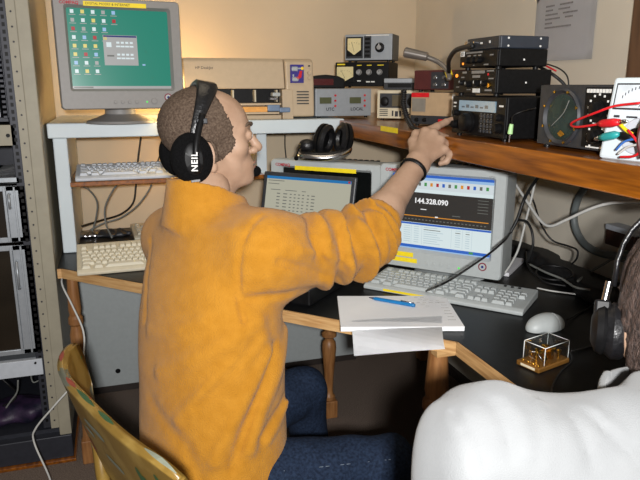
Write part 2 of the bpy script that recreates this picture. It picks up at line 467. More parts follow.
b = B(); b.box((x0 - .01, RKY - .02, 0), (RKX + .008, 2.86, .012), M_wood, .002, M=RL); b.obj('base_board', rk)
b = B(); b.box((x0 + .04, RKY + .03, .10), (RKX - .04, 2.84, .115), M_rackd, M=RL); b.obj('bottom_shelf', rk)
# hole strips: beige strip with square holes, then dark angle
for sgn, xa in ((1, RKX - .066), (-1, x0 + .040)):
    b = B(); b.box((xa, RKY + .004, .13), (xa + .026, RKY + .010, 2.2), M_rackb, M=RL)
    z = .16
    while z < 2.18:
        b.cyl((xa + .013, RKY + .0042, z), (xa + .013, RKY + .003, z), .0032, M_ink, n=8, M=RL); z += .0445
    b.obj('mounting_strip', rk)
for xa in (RKX - .092, x0 + .066):
    b = B(); b.box((xa, RKY + .012, .13), (xa + .026, RKY + .05, 2.2), M_rackd, .002, M=RL)
    z = .16
    while z < 2.18:
        b.box((xa + .009, RKY + .0115, z - .006), (xa + .018, RKY + .0128, z + .006), M_blk, M=RL); z += .022
    b.obj('dark_rail', rk)
def rz_(py): return at_y(8, py, RKY + .01).z
xl, xr = x0 + .07, RKX - .092
# card cage with vertical boards
zt, zb = 1.78, rz_(122)
cg = thing('card_cage', 'tall card cage of vertical boards at the top of the rack', 'rack module', ((xl + xr) / 2, RKY + .02, zb))
w2 = (xr - xl) / 2
b = B(); b.box((-w2, .02, 0), (w2, .30, .012), M_rackd); b.box((-w2, .02, zt - zb - .012), (w2, .30, zt - zb), M_rackd); b.box((-w2, .28, 0), (w2, .30, zt - zb), M_blk)
b.box((-w2, .02, 0), (-w2 + .006, .30, zt - zb), M_rackd); b.box((w2 - .006, .02, 0), (w2, .30, zt - zb), M_rackd); b.obj('cage_frame', cg)
for k in range(14):
    x = w2 - .03 - k * .03
    b = B(); b.box((x - .012, .012, .014), (x + .004, .02, zt - zb - .014), [M_alu, M_beige, M_greyk][k % 3], .001); b.box((x - .004, .02, .014), (x - .002, .27, zt - zb - .014), M_dkg); b.obj('circuit_board', cg)
b = B()
n = int((zt - zb) / .016)
for k in range(n): b.box((w2 - .017, .005, .01 + k * .016), (w2 - .005, .016, .019 + k * .016), M_rackd, .001)
b.obj('contact_strip', cg)
# drawer panel and paper tray
def module(name, y0, y1, m, label, cat, deep=.35):
    za, zc = rz_(y1), rz_(y0)
    t = thing(name, label, cat, ((xl + xr) / 2, RKY + .012, za)); return t, zc - za
t, h = module('blank_drawer', 124, 147, M_rackd, 'flat grey blanking drawer under the card cage in the rack', 'rack module')
b = B(); b.box((-w2 - .02, .0, .004), (w2 + .014, .006, h - .003), M_rackb, .001); b.box((-w2, .006, .006), (w2, .3, h - .006), M_dkg); b.obj('front_panel', t)
b = B()
b.cyl((w2 - .008, 0, h * .5), (w2 - .008, -.004, h * .5), .006, M_blk, n=14); b.obj('latch', t)
zs = rz_(184)
t = thing('rack_tray', 'shallow light metal tray of the rack carrying a stack of papers', 'rack module', ((xl + xr) / 2, RKY + .012, zs))
b = B(); b.box((-w2 - .01, 0, 0), (w2 + .01, .34, .006), M_alu, .001); b.box((-w2 - .01, 0, 0), (w2 + .01, .005, .02), M_alu, .001); b.obj('tray', t)
for k in range(5):
    b = B(); n_ = 10; P = []
    for i in range(6):
        P.append([(-.16 + .3 * j / n_ + .008 * k, .01 + .21 * i / 5 + .003 * k, .007 + .007 * k + (.018 * (k + 1) / 5 * max(0, (j - 6) / 4) if k else 0) * (1 - i / 7)) for j in range(n_ + 1)])
    b.grid(P, M_paperg if k % 2 else M_paper, M=T((xl + xr) / 2 + .08, RKY + .02, zs), thick=.003)
    one('paper_sheaf', b, 'sheaf of curling papers lying on the metal tray in the rack', 'papers', 'papers on the rack tray')
# two framed sub-racks
for (ya, yb, lab) in ((186, 243, 'upper aluminium framed rack unit with a dark window'), (246, 356, 'lower aluminium framed rack unit with a dark window')):
    t, h = module('framed_rack_unit', ya, yb, M_alu, lab, 'rack module')
    fr = .03
    b = B()
    b.box((-w2 - .02, 0, 0), (w2 + .02, .01, fr * .6), M_alu, .002); b.box((-w2 - .02, 0, h - fr * .6), (w2 + .02, .01, h), M_alu, .002)
    b.box((-w2 - .02, 0, 0), (-w2 + fr, .01, h), M_alu, .002); b.box((w2 - .035, 0, 0), (w2 + .024, .01, h), M_alu, .002)
    b.box((w2 - .043, -.004, .004), (w2 - .035, .008, h - .004), M_alu, .001); b.box((w2 - .012, -.004, .004), (w2 - .006, .004, h - .004), M_alu, .001)
    b.obj('frame', t)
    b = B(); b.box((-w2 + fr * .9, .006, .014), (w2 - .03, .30, h - .014), mat('smoked window', (34, 28, 20), .25, ns=8, na=.3), .001); b.obj('window_pane', t)
    for zz in (h * .2, h * .82):
        b = B(); b.cyl((w2 + .008, 0, zz), (w2 + .008, -.004, zz), .006, M_blk, n=12); b.obj('screw', t)
    b = B(); b.tube([(w2 - .024, 0, h * .86), (w2 - .024, -.02, h * .86), (w2 - .024, -.02, h * .62), (w2 - .024, 0, h * .62)], .0045, M_alu, curve=False); b.obj('handle', t)
zc = rz_(362)
b = B(); b.box((xl - .02, RKY + .004, rz_(378)), (xr + .02, RKY + .03, zc), M_greyk, .002); b.box((xl, RKY + .03, rz_(378)), (xr, 2.7, rz_(378) + .01), M_alu)
b.cyl((xr - .002, RKY + .004, zc - .012), (xr - .002, RKY, zc - .012), .004, M_blk, n=10)
one('rack_crossbar', b, 'pale metal crossbar under the lower framed unit of the rack', 'rack module')
# clutter in the foot of the rack
Mp = mat('navy printed bag', (20, 22, 40), .5, ns=20, c2=(60, 40, 70), bump=.6, bs=40)
f = Field((-.62, 2.28, .1), (-.28, 2.55, .30), .008)
f.add(f.ell((-.42, 2.4, .15), (.12, .09, .04)), .02).add(f.ell((-.36, 2.36, .17), (.06, .05, .03)), .02)
f.D += .006 * np.sin(60 * f.X + 25 * f.Y) * np.sin(45 * f.Y + 30 * f.Z)
f.cut(.117 - f.Z)
o = skin_obj('plastic_bag', [f.mesh()], Mp); tag(o, 'crumpled dark blue bag lying in the foot of the rack', 'bag')
def cable(label, pts, r, m, cat='cable', name='cable', group=None, n=7):
    b = B(); b.tube(pts, r, m, n); return one(name, b, label, cat, group)
Y = 2.30
cable('dark cable hanging below the rack crossbar', [at_y(2, 379, Y), at_y(10, 386, Y), at_y(16, 392, Y + .02), at_y(14, 400, Y + .02), at_y(3, 406, Y + .03)], .0035, M_wirek)
cable('short grey cable with white tag below the rack crossbar', [at_y(18, 380, Y), at_y(17, 392, Y), at_y(10, 402, Y), at_y(6, 408, Y)], .003, M_wireg)
cable('looped grey cable at the right of the open rack bottom', [at_y(36, 362, Y + .1), at_y(31, 372, Y + .1), at_y(33, 382, Y + .1), at_y(40, 380, Y + .1)], .0028, M_wireg)
cable('white cord dropping from desk corner past the rack to the floor', [at_d(64, 272, 2.08), at_d(62, 284, 2.02), at_d(72, 305, 1.98), at_d(83, 330, 1.96), at_d(84, 352, 1.93), at_d(80, 375, 1.9), at_d(55, 405, 1.87), at_d(36, 428, 1.86), at_d(34, 442, 1.86), at_d(48, 474, 1.84), at_d(60, 505, 1.84), at_z(75, 520, .005)], .0032, M_wirew)

# ================================================================== screens and monitors
E_teal = emat('teal desktop', (22, 128, 108), 1.0)
E_grey = emat('window grey', (176, 176, 174), .85)
E_white = emat('screen white', (214, 228, 230), 1.0)
E_blue = emat('title bar blue', (40, 96, 190), 1.0)
E_dblue = emat('dialog blue', (30, 40, 120), .8)
E_sky = emat('tool bar blue', (150, 186, 224), 1.0)
E_ptool = emat('tool bar pale', (206, 216, 220), 1.0)
E_char = emat('panel charcoal', (46, 44, 42), 1.0)
E_or = emat('scale orange', (214, 140, 40), 1.0)
E_txt = emat('screen text', (120, 122, 116), .7)
E_txtw = emat('screen text white', (240, 240, 240), 1.0)
E_yl = emat('icon yellow', (232, 214, 120), .9)
E_rd = emat('icon red', (190, 40, 50), .8)
E_lap = emat('laptop window', (176, 174, 156), .95)
E_gold = emat('gold button', (206, 170, 40), .9)
E_rule = emat('list rule', (186, 206, 214), .95)
E_grn = emat('icon green', (70, 150, 80), .9)
def crt(label, loc, rz, w, z0, h, dp, bm_, tilt=0, stand_r=.1, screen=None, logo=True, power_led=True, labels=(), lean=0):
    t = thing('crt_monitor', label, 'monitor', loc, rz)
    M = T(0, 0, z0) @ RX(tilt)
    sw, shh = w * .80, h * .72; cz = h * .55; hw = w / 2
    fr = B()
    o1 = rrect(w, h, .012, 4, 0, h / 2); o0 = rrect(w - .006, h - .006, .010, 4, 0, h / 2)
    i0 = rrect(sw + .016, shh + .016, .008, 4, 0, cz); i1 = rrect(sw, shh, .006, 4, 0, cz)
    L = [[(x, .045, z) for x, z in o1], [(x, .006, z) for x, z in o1], [(x, .0, z) for x, z in o0], [(x, .0, z) for x, z in i0], [(x, .014, z) for x, z in i1], [(x, .02, z) for x, z in i1]]
    fr.loft(L, bm_, M, caps=(False, False)); fr.obj('bezel', t)
    hs = B()
    def ring(y, sx, z_lo, z_hi, r): return [(x, y, z) for x, z in rrect(2 * hw * sx, z_hi - z_lo, r, 4, 0, (z_hi + z_lo) / 2)]
    hs.loft([ring(.044, .985, .004, h - .004, .012), ring(.13, .97, .01, h - .006, .016), ring(.16, .92, .02, h - .012, .02), ring(dp * .75, .66, .06, h - .05, .03), ring(dp, .56, .08, h - .08, .03)], bm_, M)
    hs.obj('housing', t)
    sl = B()
    for k in range(9): sl.box((-.1 + k * .022, .2, h - .0265), (-.09 + k * .022, .27, h - .0185), M_dkg, M=M)
    sl.obj('vent_slots', t)
    # glass: slightly curved dark plate behind the picture
    g = B(); n = 10
    P = [[((-.5 + j / n) * sw * 1.02, .018 - .003 * (1 - (2 * j / n - 1) ** 2 * .5 - (2 * i / n - 1) ** 2 * .5), cz + (-.5 + i / n) * shh * 1.02) for j in range(n + 1)] for i in range(n + 1)]
    g.grid(P, M_glassd, M); so = g.obj('screen_glass', t)
    if screen:
        p = B(); screen(p, M @ T(0, .0138, cz), sw, shh); p.obj('picture', so)
    c = B(); c.box((-.001, -.0015, 0), (.001, .0, .001), M_dkg)
    # buttons
    for k in range(4):
        b = B(); b.cyl((-.03 + k * .022, -.0025, .022), (-.03 + k * .022, .001, .022), .0055, M_dkg if k in (9,) else bm_, n=16, M=M, bev=.001); b.obj('button', t)
    b = B(); b.cyl((w * .24, -.003, .024), (w * .24, .001, .024), .010, bm_, n=20, M=M, bev=.0015); b.obj('power_button', t)
    b = B(); b.cyl((w * .18, -.0012, .022), (w * .18, .001, .022), .003, emat('green led', (90, 220, 90), 1.2), n=10, M=M); b.obj('power_led', t)
    b = B(); b.cyl((w * .36, -.0008, .036), (w * .36, .001, .036), .0125, mat('badge crimson', (120, 30, 50), .4), n=20, M=M)
    b.cyl((w * .36, -.0014, .036), (w * .36, -.0008, .036), .009, M_white, n=20, M=M); b.cyl((w * .36, -.0018, .036), (w * .36, -.0014, .036), .004, E_dblue, n=12, M=M); b.obj('round_badge', t)['label'] = 'small round red and white badge'
    if logo:
        b = B(); b.text('COMPAQ', .013, M_inkr, M=M @ T(-w * .45, -.0006, h - .0215) @ RX(90), bold=.0004); b.obj('logo', t)['label'] = 'red maker lettering'
    b = B(); b.text('V720', .008, M_txtg, M=M @ T(w * .37, -.0006, h - .022) @ RX(90)); b.obj('model_print', t)
    for (lx, lz, lw, lh, txt, ts) in labels:
        b = B(); b.box((lx, -.0012, lz), (lx + lw, .0004, lz + lh), M_yel, M=M)
        if txt: b.text(txt, ts, M_ink, M=M @ T(lx + .006, -.0016, lz + lh * .28) @ RX(90))
        b.obj('label_tape', t)['label'] = 'yellow label tape'
    b = B()
    if z0 > .02:
        b.lathe([(0, 0), (stand_r, 0), (stand_r * .97, .008), (stand_r * .75, .016), (stand_r * .45, z0 * .6), (stand_r * .42, z0 + .012), (0, z0 + .012)], bm_, T(0, .13, 0), 32, sx=1.15, sy=1.0)
    b.obj('stand', t)
    return t
M_txtg = mat('faint grey print', (130, 128, 124), .6)
def quad(p, M, x0, z0, x1, z1, m, y): p.fq(x0, z0, x1, z1, m, 0) if False else p.merge(_q(x0, z0, x1, z1, y), m, M)
def _q(x0, z0, x1, z1, y):
    t = bmesh.new(); t.faces.new([t.verts.new(v) for v in ((x0, y, z0), (x1, y, z0), (x1, y, z1), (x0, y, z1))]); return t
def scr_desktop(p, M, w, h):
    def q(x0, z0, x1, z1, m, y): quad(p, M, (x0 - .5) * w, (.5 - z1) * h, (x1 - .5) * w, (.5 - z0) * h, m, y)
    q(0, 0, 1, 1, E_teal, 0)
    cols = [.035, .135, .235, .335, .435]
    for c, x in enumerate(cols):
        for r_ in range(8):
            if c > 2 and r_ > 2 - (c == 4) + (c == 3): continue
            z = .02 + r_ * .105
            m = [E_white, E_yl, E_grey, E_yl, E_rd, E_sky, E_white][(c * 3 + r_ * 2 + r_ * c) % 7]
            q(x, z, x + .034, z + .045, m, -.0006); q(x - .014, z + .058, x + .05, z + .066, E_grey, -.0006)
    q(.33, .32, .67, .70, E_grey, -.0006); q(.335, .325, .665, .345, E_dblue, -.001)
    for i in range(2):
        for j in range(4):
            q(.46 + .0 + j * .045, .40 + i * .15, .49 + j * .045, .425 + i * .15, E_white, -.001); q(.455 + j * .045, .45 + i * .15, .495 + j * .045, .47 + i * .15, E_white, -.001)
    q(.36, .57, .43, .59, E_txt, -.001); q(.36, .41, .41, .47, E_white, -.001)
    q(.71, .68, .74, .70, E_sky, -.0006)
    q(0, .965, 1, 1, E_grey, -.0006); q(.01, .972, .2, .992, E_txt, -.001)
def scr_radio(p, M, w, h):
    def q(x0, z0, x1, z1, m, y): quad(p, M, (x0 - .5) * w, (.5 - z1) * h, (x1 - .5) * w, (.5 - z0) * h, m, y)
    q(0, 0, 1, 1, E_white, 0)
    q(0, 0, 1, .035, E_blue, -.0006); q(0, .035, 1, .07, E_sky, -.0006); q(0, .07, 1, .19, E_ptool, -.0006)
    for k in range(16): q(.03 + k * .06, .10, .055 + k * .06, .145, [E_grn, E_or, E_rd, E_blue, E_txt][k % 5], -.001)
    q(0, .19, 1, .215, E_white, -.0008)
    q(0, .235, 1, .64, E_char, -.0006)
    p.text('144.328.090', h * .095, E_txtw, M=M @ T(-.27 * w, -.001, (.5 - .375) * h) @ RX(90), bold=.0006)
    q(0.02, .545, .97, .556, E_or, -.001); q(.45, .535, .48, .55, E_txtw, -.0012)
    for k in range(26): q(.03 + k * .036, .59, .05 + k * .036, .603, E_txt, -.001)
    for k in range(5): q(.86, .27 + k * .04, .96, .278 + k * .04, E_txt, -.001)
    q(.3, .45, .36, .46, E_txtw, -.001); q(.62, .5, .7, .51, E_txt, -.001)
    q(0, .645, 1, .67, E_blue, -.0006)
    q(0, .67, 1, .935, E_white, -.0006)
    for r_ in range(8):
        z = .69 + r_ * .03
        for (x, ww) in ((.04, .05), (.13, .07), (.24, .05), (.34, .14 + .03 * (r_ % 3)), (.66, .05), (.76, .04)): q(x, z, x + ww, z + .009, E_rule if r_ % 4 == 3 else E_txt if x > .3 and r_ < 5 and r_ % 2 else E_rule, -.001)
    for x in (.10, .21, .32, .62, .73, .82): q(x, .675, x + .003, .93, E_rule, -.001)
    q(0, .945, 1, .985, E_blue, -.0006); q(.0, .985, 1, 1, E_sky, -.0006); q(.80, .95, .84, .98, E_grn, -.001)
t = crt('putty coloured tube monitor with teal desktop on the white shelf', (.040, 2.205, 1.195), 7, .385, .050, .338, .36, M_bez2, tilt=-2, stand_r=.1, screen=scr_desktop,
    labels=[(-.104, .338 - .025, .190, .0135, 'DIGITAL MODES & INTERNET', .0102)])
bp = Vector((.893, 1.647, DZ))
t = crt('tube monitor on the desk showing radio frequency software in blue and charcoal', (.888, 1.650, DZ), -48, .385, .036, .315, .36, M_white, stand_r=.1, screen=scr_radio,
    labels=[(-.15, .035, .075, .014, None, 0), (-.152, .018, .09, .013, None, 0)])
t = crt('tube monitor with blank dark screen standing behind the laptop', (.632, 1.955, DZ), -45, .40, .036, .305, .36, M_white, stand_r=.1,
    labels=[(-.105, .305 - .031, .22, .013, None, 0)])
# ------------------------------------------------------------------ laptop on a stand
LP = at_d(284, 250, 1.80); lx, ly = LP.x, LP.y
b = B(); b.box((-.15, -.12, 0), (.15, .10, .05), M_blk, .006)
o = b.obj('laptop_riser'); o.location = (lx, ly, DZ + .001); o.rotation_euler = (0, 0, R_(-45)); tag(o, 'low black riser block under the laptop', 'riser')
lt = thing('laptop', 'open dark grey laptop with a pale log window, in front of blank monitor', 'laptop', (lx, ly, DZ + .052), -45)
b = B(); b.box((-.16, -.14, 0), (.16, .10, .026), M_dkg, .005); b.obj('base', lt)
b = B(); b.box((-.145, -.03, .0255), (.145, .085, .028), M_blk, .001); b.obj('keyboard', lt)
b = B(); b.box((-.04, -.115, .0255), (.04, -.06, .0275), M_dkg, .001); b.obj('touchpad', lt)
ML = T(0, .098, .027) @ RX(-13)
LH, LW = .245, .318
b = B(); b.box((-LW / 2, 0, 0), (LW / 2, .012, LH), M_dkg, .004, M=ML); lid = b.obj('lid', lt)
b = B(); b.box((-.012, .0, -.008), (.012, .012, .004), M_dkg, M=ML @ T(-.1, 0, 0)); b.obj('hinge', lt)
b = B(); b.box((-.012, .0, -.008), (.012, .012, .004), M_dkg, M=ML @ T(.1, 0, 0)); b.obj('hinge', lt)
p = B(); MS = ML @ T(0, -.0006, LH / 2 + .002); w, h = LW - .028, LH - .03
def q(x0, z0, x1, z1, m, y=0): quad(p, MS, (x0 - .5) * w, (.5 - z1) * h, (x1 - .5) * w, (.5 - z0) * h, m, y)
q(0, 0, 1, 1, E_lap); q(0, 0, 1, .04, emat('laptop title', (20, 110, 170), 1), -.0006); q(.965, .005, .99, .03, E_rd, -.001)
q(.02, .06, .22, .07, E_txt, -.0006); q(.02, .105, .16, .115, E_txt, -.0006)
for x, ww in ((.06, .12), (.24, .14), (.44, .05)): q(x, .19, x + ww, .2, E_txt, -.0006)
for r_ in range(8):
    z = .24 + r_ * .047
    for x, ww in ((.14, .05), (.22, .06), (.30, .03), (.35, .03), (.40, .03), (.45, .03), (.51, .03), (.56, .05)): q(x, z, x + ww * .8, z + .014, E_txt, -.0006)
for x, ww in ((.02, .06), (.12, .08), (.28, .05)): q(x, .66, x + ww, .675, E_txt, -.0006)
q(.50, .66, .62, .71, E_gold, -.0006); q(.50, .715, .62, .75, emat('laptop teal', (50, 120, 130), .9), -.0006)
q(0, .95, 1, 1, E_grey, -.0006)
p.obj('screen', lid)
# ================================================================== gear on the shelves
SZ, WZ = 1.195, 1.19
M_knob = mat('dull grey metal', (150, 150, 150), .5, .3)
def gear(name, label, cat, loc, rz, w, d, h, m, mf=None, feet=True, group=None, bev=.003, lip=True):
    """box-shaped apparatus: case, front panel (front at y = 0), four feet"""
    t = thing(name, label, cat, loc, rz, group); z0 = .006 if feet else 0
    b = B(); b.box((-w / 2, .004, z0), (w / 2, d, h), m, bev)
    b.obj('case', t)
    f = B(); f.box((-w / 2 + .001, 0, z0 + .001), (w / 2 - .001, .0045, h - .001), mf or m, .0012); fp = f.obj('front_panel', t)
    if feet:
        for sx in (-1, 1):
            for y in (.015, d - .02):
                b = B(); b.cyl((sx * (w / 2 - .018), y, 0), (sx * (w / 2 - .018), y, z0 + .001), .007, M_blk, n=12); b.obj('foot', t)
    return t, fp
def marks(parent, items, m, name='panel_print', y=-.0008):
    if len(items) <= 5 and name == 'panel_print':
        for it in items: marks(parent, [it], m, 'print_mark', y)
        return
    b = B()
    for x0, z0, x1, z1 in items: b.box((x0, y, z0), (x1, y + .0009, z1), m)
    return b.obj(name, parent)
def panel(parent, name, x0, z0, x1, z1, m, y=-.001, label=None, bev=0):
    b = B(); b.box((x0, y, z0), (x1, .001, z1), m, bev); o = b.obj(name, parent)
    if label: o['label'] = label
    return o
def ptext(parent, txt, x, z, s, m, name='lettering'):
    b = B(); b.text(txt, s, m, x=x, z=z, y=-.001, bold=s * .02); return b.obj(name, parent)
def meter(parent, x0, z0, x1, z1, needle=.2, face=None):
    b = B(); b.box((x0 - .004, -.004, z0 - .004), (x1 + .004, .001, z1 + .004), M_blk, .0015); fr = b.obj('meter_frame', parent)
    b = B(); w, h = x1 - x0, z1 - z0
    b.prism([(x0, z0 + h * .32), (x0 + w / 2, z0 + h * .02), (x1, z0 + h * .32), (x1, z1), (x0, z1)], .0042, .0048, face or M_meter, RX(90)); b.obj('dial', fr)
    b = B(); c = (x0 + x1) / 2
    for k in range(9):
        a = R_(150 - 15 * k); r = h * .62
        b.box((c + r * math.cos(a) - .0005, -.0054, z0 + .1 * h + r * math.sin(a)), (c + r * math.cos(a) + .0005, -.0048, z0 + .1 * h + r * math.sin(a) + h * .06), M_ink)
    b.tube([(c, -.0055, z0 + h * .2), (c - w * needle, -.0055, z0 + h * .8)], .0006, M_ink, 5); b.obj('needle', fr)
    return fr
# printer --------------------------------------------------------------------
px0, px1 = .252, .738; pw = px1 - px0
t = thing('inkjet_printer', 'wide beige inkjet printer on the white shelf, with a hand logo sticker', 'printer', ((px0 + px1) / 2, 2.40, SZ))
hw = pw / 2; xs = hw - .115
M_prn = mat('printer beige', (190, 170, 142), .45, ns=60, na=.03, bump=.03, bs=800)
H = .222
b = B(); b.prism([(.0, .112), (.02, H - .012), (.034, H), (.22, H), (.29, .17), (.29, .0), (.05, .0), (.05, .112)], -hw, xs, M_prn, T(0, 0, 0) @ Matrix(((0, 0, 1, 0), (1, 0, 0, 0), (0, 1, 0, 0), (0, 0, 0, 1))), .004); b.obj('main_cover', t)
XM = Matrix(((0, 0, 1, 0), (1, 0, 0, 0), (0, 1, 0, 0), (0, 0, 0, 1)))
b = B(); b.prism([(-.006, .008), (.0, H * .6), (.012, H - .012), (.03, H), (.22, H), (.29, .17), (.29, .008)], xs + .003, hw, M_prn, XM, .008, 3); b.obj('control_column', t)
b = B(); b.prism([(-.01, 0), (-.004, .11), (.05, .11), (.05, 0)], xs - .012, xs + .03, M_prn, XM, .003); b.obj('column_foot', t)
b = B(); b.box((-hw, .0, 0), (xs - .014, .29, .016), M_prn, .003); b.box((-hw, .0, .016), (-hw + .03, .05, .112), M_prn, .003); b.obj('base', t)
b = B(); b.box((-hw + .03, .046, .055), (xs - .01, .05, .112), M_blk); b.obj('output_slot', t)
for k in range(4):
    x = -hw + .09 + k * .083
    b = B(); b.box((x, .01, .064), (x + .006, .046, .108), M_beige, .001); b.obj('paper_guide', t)
b = B(); b.box((-hw + .05, -.02, .052), (xs - .02, .046, .060), M_prn, .002); b.obj('output_tray', t)
b = B(); b.box((-hw + .05, -.03, .020), (xs - .03, .046, .028), M_prn, .002); b.obj('input_tray', t)
b = B(); b.box((-hw + .06, -.022, .0285), (xs - .075, .04, .047), mat('orange paper ream edge', (232, 168, 88), .7)); b.obj('paper_stack', t)
M_lev = mat('slate blue plastic', (112, 132, 160), .45)
b = B(); b.box((xs - .075, -.034, .030), (xs - .028, .02, .054), M_lev, .004); b.box((xs - .03, -.034, .026), (xs + .012, -.012, .044), M_lev, .004); b.obj('paper_lever', t)['label'] = 'slate blue paper lever'
b = B(); b.box((xs - .05, -.01, .084), (xs - .02, .03, .098), M_white, .003); b.box((xs - .058, -.006, .07), (xs - .03, .03, .080), M_chrome, .002); b.obj('cartridge_clip', t)
pv = -.0015
b = B(); b.box((xs + .02, pv - .006, H * .60), (xs + .072, .0, H - .022), mat('sticker indigo', (52, 44, 130), .4), .001)
zz = H * .60
Mh = M_white
b.box((xs + .024, pv - .0068, zz + .043), (xs + .048, pv - .005, zz + .060), Mh, .004); b.box((xs + .044, pv - .0068, zz + .050), (xs + .064, pv - .005, zz + .056), Mh, .002)
b.ball((xs + .066, pv - .0064, zz + .053), (.006, .001, .006), mat('sticker yellow', (240, 200, 40), .4), 12)
b.box((xs + .026, pv - .0068, zz + .006), (xs + .050, pv - .005, zz + .022), Mh, .004); b.box((xs + .028, pv - .0068, zz + .022), (xs + .034, pv - .005, zz + .032), Mh, .002)
b.prism([(xs + .05, zz + .012), (xs + .062, zz + .02), (xs + .066, zz + .044), (xs + .056, zz + .044), (xs + .05, zz + .024), (xs + .04, zz + .02)], .006, .0082, M_red, RX(90))
b.obj('sticker', t)['label'] = 'indigo sticker with white hands and a red arrow'
b = B()
for k in range(5): b.box((xs + .045, -.0065, .055 + k * .011), (xs + .092, -.0005, .059 + k * .011), M_dkg)
b.obj('vent_slots', t)
for k in range(2):
    b = B(); b.cyl((xs + .096, .012, H - .052 - k * .018), (xs + .096, -.004, H - .052 - k * .018), .007, M_prn, n=16, bev=.001); b.obj('button', t)
b = B(); b.cyl((xs + .096, .012, H - .026), (xs + .096, -.002, H - .026), .003, M_dkg, n=10); b.obj('indicator', t)
b = B(); b.text('HP DeskJet', .014, M_ink, M=T(-hw + .04, .0115, H - .04) @ RX(83)); b.obj('lettering', t)

# silver two-display box -------------------------------------------------------
t, fp = gear('display_box', 'silver box with two small displays marked UTC and LOCAL beside the printer', 'radio gear', (.866, 2.42, SZ), 0, .232, .18, .112, M_silver)
for x, s, tx in ((-.078, 'UTC', -.07), (.045, 'LOCAL', .032)):
    panel(fp, 'display', x - .022, .055, x + .026, .079, M_lcd, -.002)
    ptext(fp, s, tx - .004, .028, .017, M_ink)
    for k in range(3):
        b = B(); b.cyl((x + .042, -.003, .046 + k * .02), (x + .042, .001, .046 + k * .02), .0042, M_red, n=12); b.obj('red_button', fp)['label'] = 'red button'
# dark clock with red display, rounded top
t = thing('digital_clock', 'dark digital clock with dim red display, on the silver box beside the printer', 'clock', (.795, 2.43, SZ + .113), -4)
b = B(); pts = [(-.075, 0), (.078, 0), (.078, .034), (.05, .047), (0, .052), (-.04, .047), (-.075, .034)]
b.prism(pts, -.1, -.002, M_blk, RX(90), .004); b.obj('case', t)
b = B(); b.box((-.055, -.001, .012), (.03, .004, .036), emat('dim red display', (110, 10, 14), .35)); b.obj('display', t)
# antenna tuner and meter on the corner --------------------------------------------
TH = -37
tz = SZ + .114
t, fp = gear('antenna_tuner', 'black tuner with cream meter and three silver knobs, under the grey power meter', 'radio gear', (.975, 2.515, tz), TH, .225, .17, .102, M_blkm, M_blk)
meter(fp, -.104, .026, -.034, .084, .25)
for k, x in enumerate((-.01, .032, .076)): knob(fp, x, .062, .0115, .016, M_knob, M_ink)
marks(fp, [(-.104, .091, -.07, .096), (-.02, .088, .0, .091), (.022, .088, .042, .091), (.066, .088, .092, .091)], M_yel)
marks(fp, [(-.018, .026, -.002, .030), (.02, .022, .036, .027), (.04, .022, .056, .027)], M_inkw)
t, fp = gear('power_meter', 'grey cased power meter with cream dial and one big knob, on top of the tuner', 'radio gear', (1.000, 2.508, tz + .103), TH, .198, .12, .108, mat('dark grey enamel', (72, 76, 80), .4), M_silver, bev=.004)
panel(fp, 'meter_surround', -.094, .014, -.022, .098, M_dkg, -.0012)
meter(fp, -.086, .026, -.03, .092, .2)
panel(fp, 'switch_plate', -.018, .014, .012, .1, M_dkg, -.0012)
for k in range(5):
    b = B(); b.box((-.014, -.005, .02 + k * .016), (.008, 0, .029 + k * .016), M_blk, .0012); b.obj('push_button', fp)
knob(fp, .048, .055, .019, .018, M_blk, M_inkw); b = B(); b.cyl((.048, -.0182, .055), (.048, -.0195, .055), .009, M_knob, n=20); b.obj('knob_cap', fp)
panel(fp, 'name_strip', -.01, .1, .085, .104, M_inkw, -.0012)

# cream transceiver ----------------------------------------------------------------
t, fp = gear('mobile_radio', 'cream fronted radio with two black knobs and square dark display', 'radio gear', (1.035, 2.265, WZ), -38, .178, .20, .112, M_cream, M_cream)
panel(fp, 'control_recess', -.078, .046, .058, .1, M_dkg, -.0015)
panel(fp, 'display', -.03, .052, .022, .094, mat('olive display', (92, 84, 66), .3), -.004, bev=.001)
for x in (-.058, .046): knob(fp, x, .07, .018, .016, M_blk)
marks(fp, [(-.03, .016, -.024, .036), (-.018, .014, -.006, .034), (-.002, .014, .006, .036), (.010, .022, .02, .028), (.022, .014, .03, .036), (.03, .02, .04, .026)], M_ink)
b = B()
for k in range(4): b.box((-.078, -.0012, .016 + k * .007), (-.046, .001, .019 + k * .007), M_dkg)
b.obj('speaker_slots', fp)
b = B(); b.cyl((.07, .001, .024), (.07, -.006, .024), .008, M_red, n=16); b.obj('mic_socket', fp)
t, fp = gear('cassette_unit', 'flat grey unit with dark drawer front, lying on top of the cream radio', 'radio gear', (1.052, 2.25, WZ + .1135), -38, .175, .19, .042, M_silver, M_dkg, feet=False)
panel(fp, 'upper_strip', -.085, .026, .085, .04, M_silver, -.001)
panel(fp, 'slot', -.07, .008, .02, .022, M_blk, -.0015)
# hand microphone with coiled cord hanging on the cream radio
b = B(); pts = []
A0 = at_d(404, 90, 2.18); A1 = at_d(403, 104, 2.14); A2 = at_d(407, 118, 2.10); A3 = at_d(412, 127, 1.98); A4 = at_d(418, 130, 1.93)
ctrl = [A0, A1, A2, A3, A4]
N = 150; off = []
for i in range(N + 1):
    u = i / N * 4; k = min(3, int(u)); f_ = u - k; p = ctrl[k].lerp(ctrl[k + 1], f_)
    a = i * 2 * math.pi / 6
    pts.append(p + rt * (.007 * math.cos(a)) + (fh * .007) * math.sin(a))
b.tube(pts, .0036, M_wirek, 6, curve=False)
one('coiled_cord', b, 'black coiled microphone cord hanging in front of the cream radio', 'cord')

